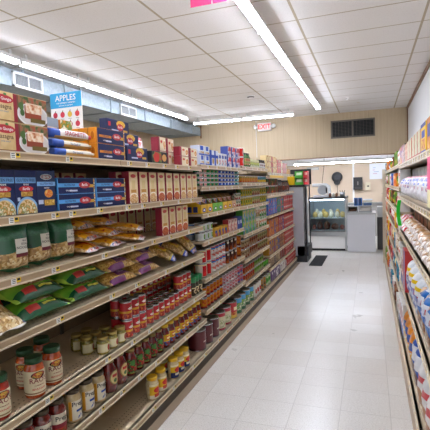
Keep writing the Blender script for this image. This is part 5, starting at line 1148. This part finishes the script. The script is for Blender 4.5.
# things on the deli back wall (y = 12.6)
yw = 12.599
r = empty('wall_fan', (-.88, yw - .06, 1.62))
sub('cage', MB().lathe([(.06, 0), (.135, .03), (.15, .06), (.135, .09), (.05, .11)], 22, mat('fan black', '2a2a2c', .5), (-.88, yw - .15, 1.62), 'y'), r); sub('motor', MB().lathe([(.06, 0), (.07, .03), (.05, .05)], 14, DARK, (-.88, yw - .05, 1.60), 'y'), r)
sub('lower_guard', MB().lathe([(.05, 0), (.085, .03), (.08, .08)], 18, mat('fan dark grey', '303032', .5), (-.885, yw - .10, 1.48), 'y'), r)
sub('cord', MB().tube([(-.88, yw - .008, 1.5), (-.88, yw - .008, 1.05)], .006, DARK, 6), r)
tag(r, 'round black wall fan above the deli case', 'fan')
r = empty('towel_dispenser', (-.32, yw, 1.4)); sub('housing', MB().box(-.445, -.205, yw - .12, yw, 1.25, 1.595, mat('smoked plastic', '1c1a1a', .5)), r); sub('lower_lip', MB().box(-.42, -.23, yw - .13, yw - .12, 1.26, 1.32, mat('smoke grey', '3a3634', .4)), r); sub('window', MB().box(-.34, -.31, yw - .1215, yw - .12, 1.38, 1.48, mat('towel roll', '7a756e', .4)), r)
tag(r, 'dark smoked paper towel dispenser on the tan deli wall', 'dispenser')
r = empty('wall_mounted_soap_dispenser', (-.06, yw, 1.33)); sub('housing', MB().box(-.125, .005, yw - .09, yw, 1.23, 1.45, mat('cream plastic', 'd9cdb0', .4)), r); sub('button', MB().lathe([(.025, 0), (.025, .012)], 12, DARK, (-.06, yw - .102, 1.34), 'y'), r)
tag(r, 'cream soap dispenser on the deli wall beside the towel dispenser', 'dispenser')
r = empty('wall_mounted_menu_board', (.26, 12.58, 1.6)); sub('board', MB().box(-.02, .54, 12.575, 12.595, 1.525, 1.955, mat('board white', 'e4e6ea', .3)), r)
for i, (a, b_, c_) in enumerate(((.07, .14, 1.83), (.06, .12, 1.77), (.09, .22, 1.72), (.07, .18, 1.67))): sub('written_line', MB().box(a, b_, 12.5735, 12.5745, c_, c_ + .014, mat('faint ' + str(i % 2), ('9ab0c8', 'c89aa8')[i % 2], .6)), r)
for x_ in (.1, .42): sub('clip', MB().box(x_, x_ + .02, 12.57, 12.599, 1.945, 1.965, SOCK), r)
tag(r, 'white menu board on the deli wall beside the soap dispenser', 'board')
r = empty('wall_light', (-1.7, yw, 1.9)); sub('body', MB().box(-1.72, -1.38, yw - .07, yw, 1.85, 1.93, mat('light grey plastic', 'a8a49c', .4)), r); sub('lens', MB().box(-1.70, -1.40, yw - .075, yw - .07, 1.86, 1.90, mat('lens', 'c9c6c0', .3)), r); tag(r, 'grey oblong emergency unit high on the deli wall', 'emergency light')
o = MB().tube([(-1.14, 11.75, 2.39), (-1.16, 11.75, 1.9), (-1.22, 11.75, 1.42), (-1.2, 11.75, 1.1)], .007, DARK, 6).obj('hanging_cable'); tag(o, 'dark cable hanging down behind the meat slicer', 'cable')
r = empty('back_worktop', (-1, 12.3, 0)); sub('worktop', MB().box(-2.6, .5, 12.1, 12.59, .86, .90, STEEL), r); sub('cabinet', MB().box(-2.6, .5, 12.14, 12.59, 0, .86, mat('cab grey', 'b0aca6', .5)), r); tag(r, 'steel topped back worktop along the tan deli wall', 'worktop')

# ================================================================== light, camera
w = bpy.data.worlds.new('World'); S.world = w; w.use_nodes = True
w.node_tree.nodes['Background'].inputs[0].default_value = (.93, .97, 1, 1); w.node_tree.nodes['Background'].inputs[1].default_value = .6

f, yaw, pit, rol = 426.509, .350968, .066997, -.037356
fw = Vector((-math.sin(yaw) * math.cos(pit), math.cos(yaw) * math.cos(pit), -math.sin(pit))); rt = Vector((math.cos(yaw), math.sin(yaw), 0)); up = rt.cross(fw)
r2 = rt * math.cos(rol) + up * math.sin(rol); u2 = r2.cross(fw)
cam = bpy.data.cameras.new('camera'); co = bpy.data.objects.new('camera', cam); C.objects.link(co)
co.matrix_world = Matrix(((r2.x, u2.x, -fw.x, 0), (r2.y, u2.y, -fw.y, 0), (r2.z, u2.z, -fw.z, 1.49), (0, 0, 0, 1)))
cam.sensor_width = 36; cam.sensor_fit = 'HORIZONTAL'; cam.lens = f / 430 * 36; cam.clip_start = .05; cam.clip_end = 60
S.camera = co
S.view_settings.view_transform = 'Standard'; S.view_settings.look = 'None'; S.view_settings.gamma = 1; S.view_settings.use_curve_mapping = False
S.view_settings.exposure = .95
S.cycles.use_denoising = True
dup = {k: v for k, v in LABELS.items() if v > 1}
print('DUPLABELS', len(dup), list(dup.items())[:12]); print('THINGS', sum(LABELS.values()))
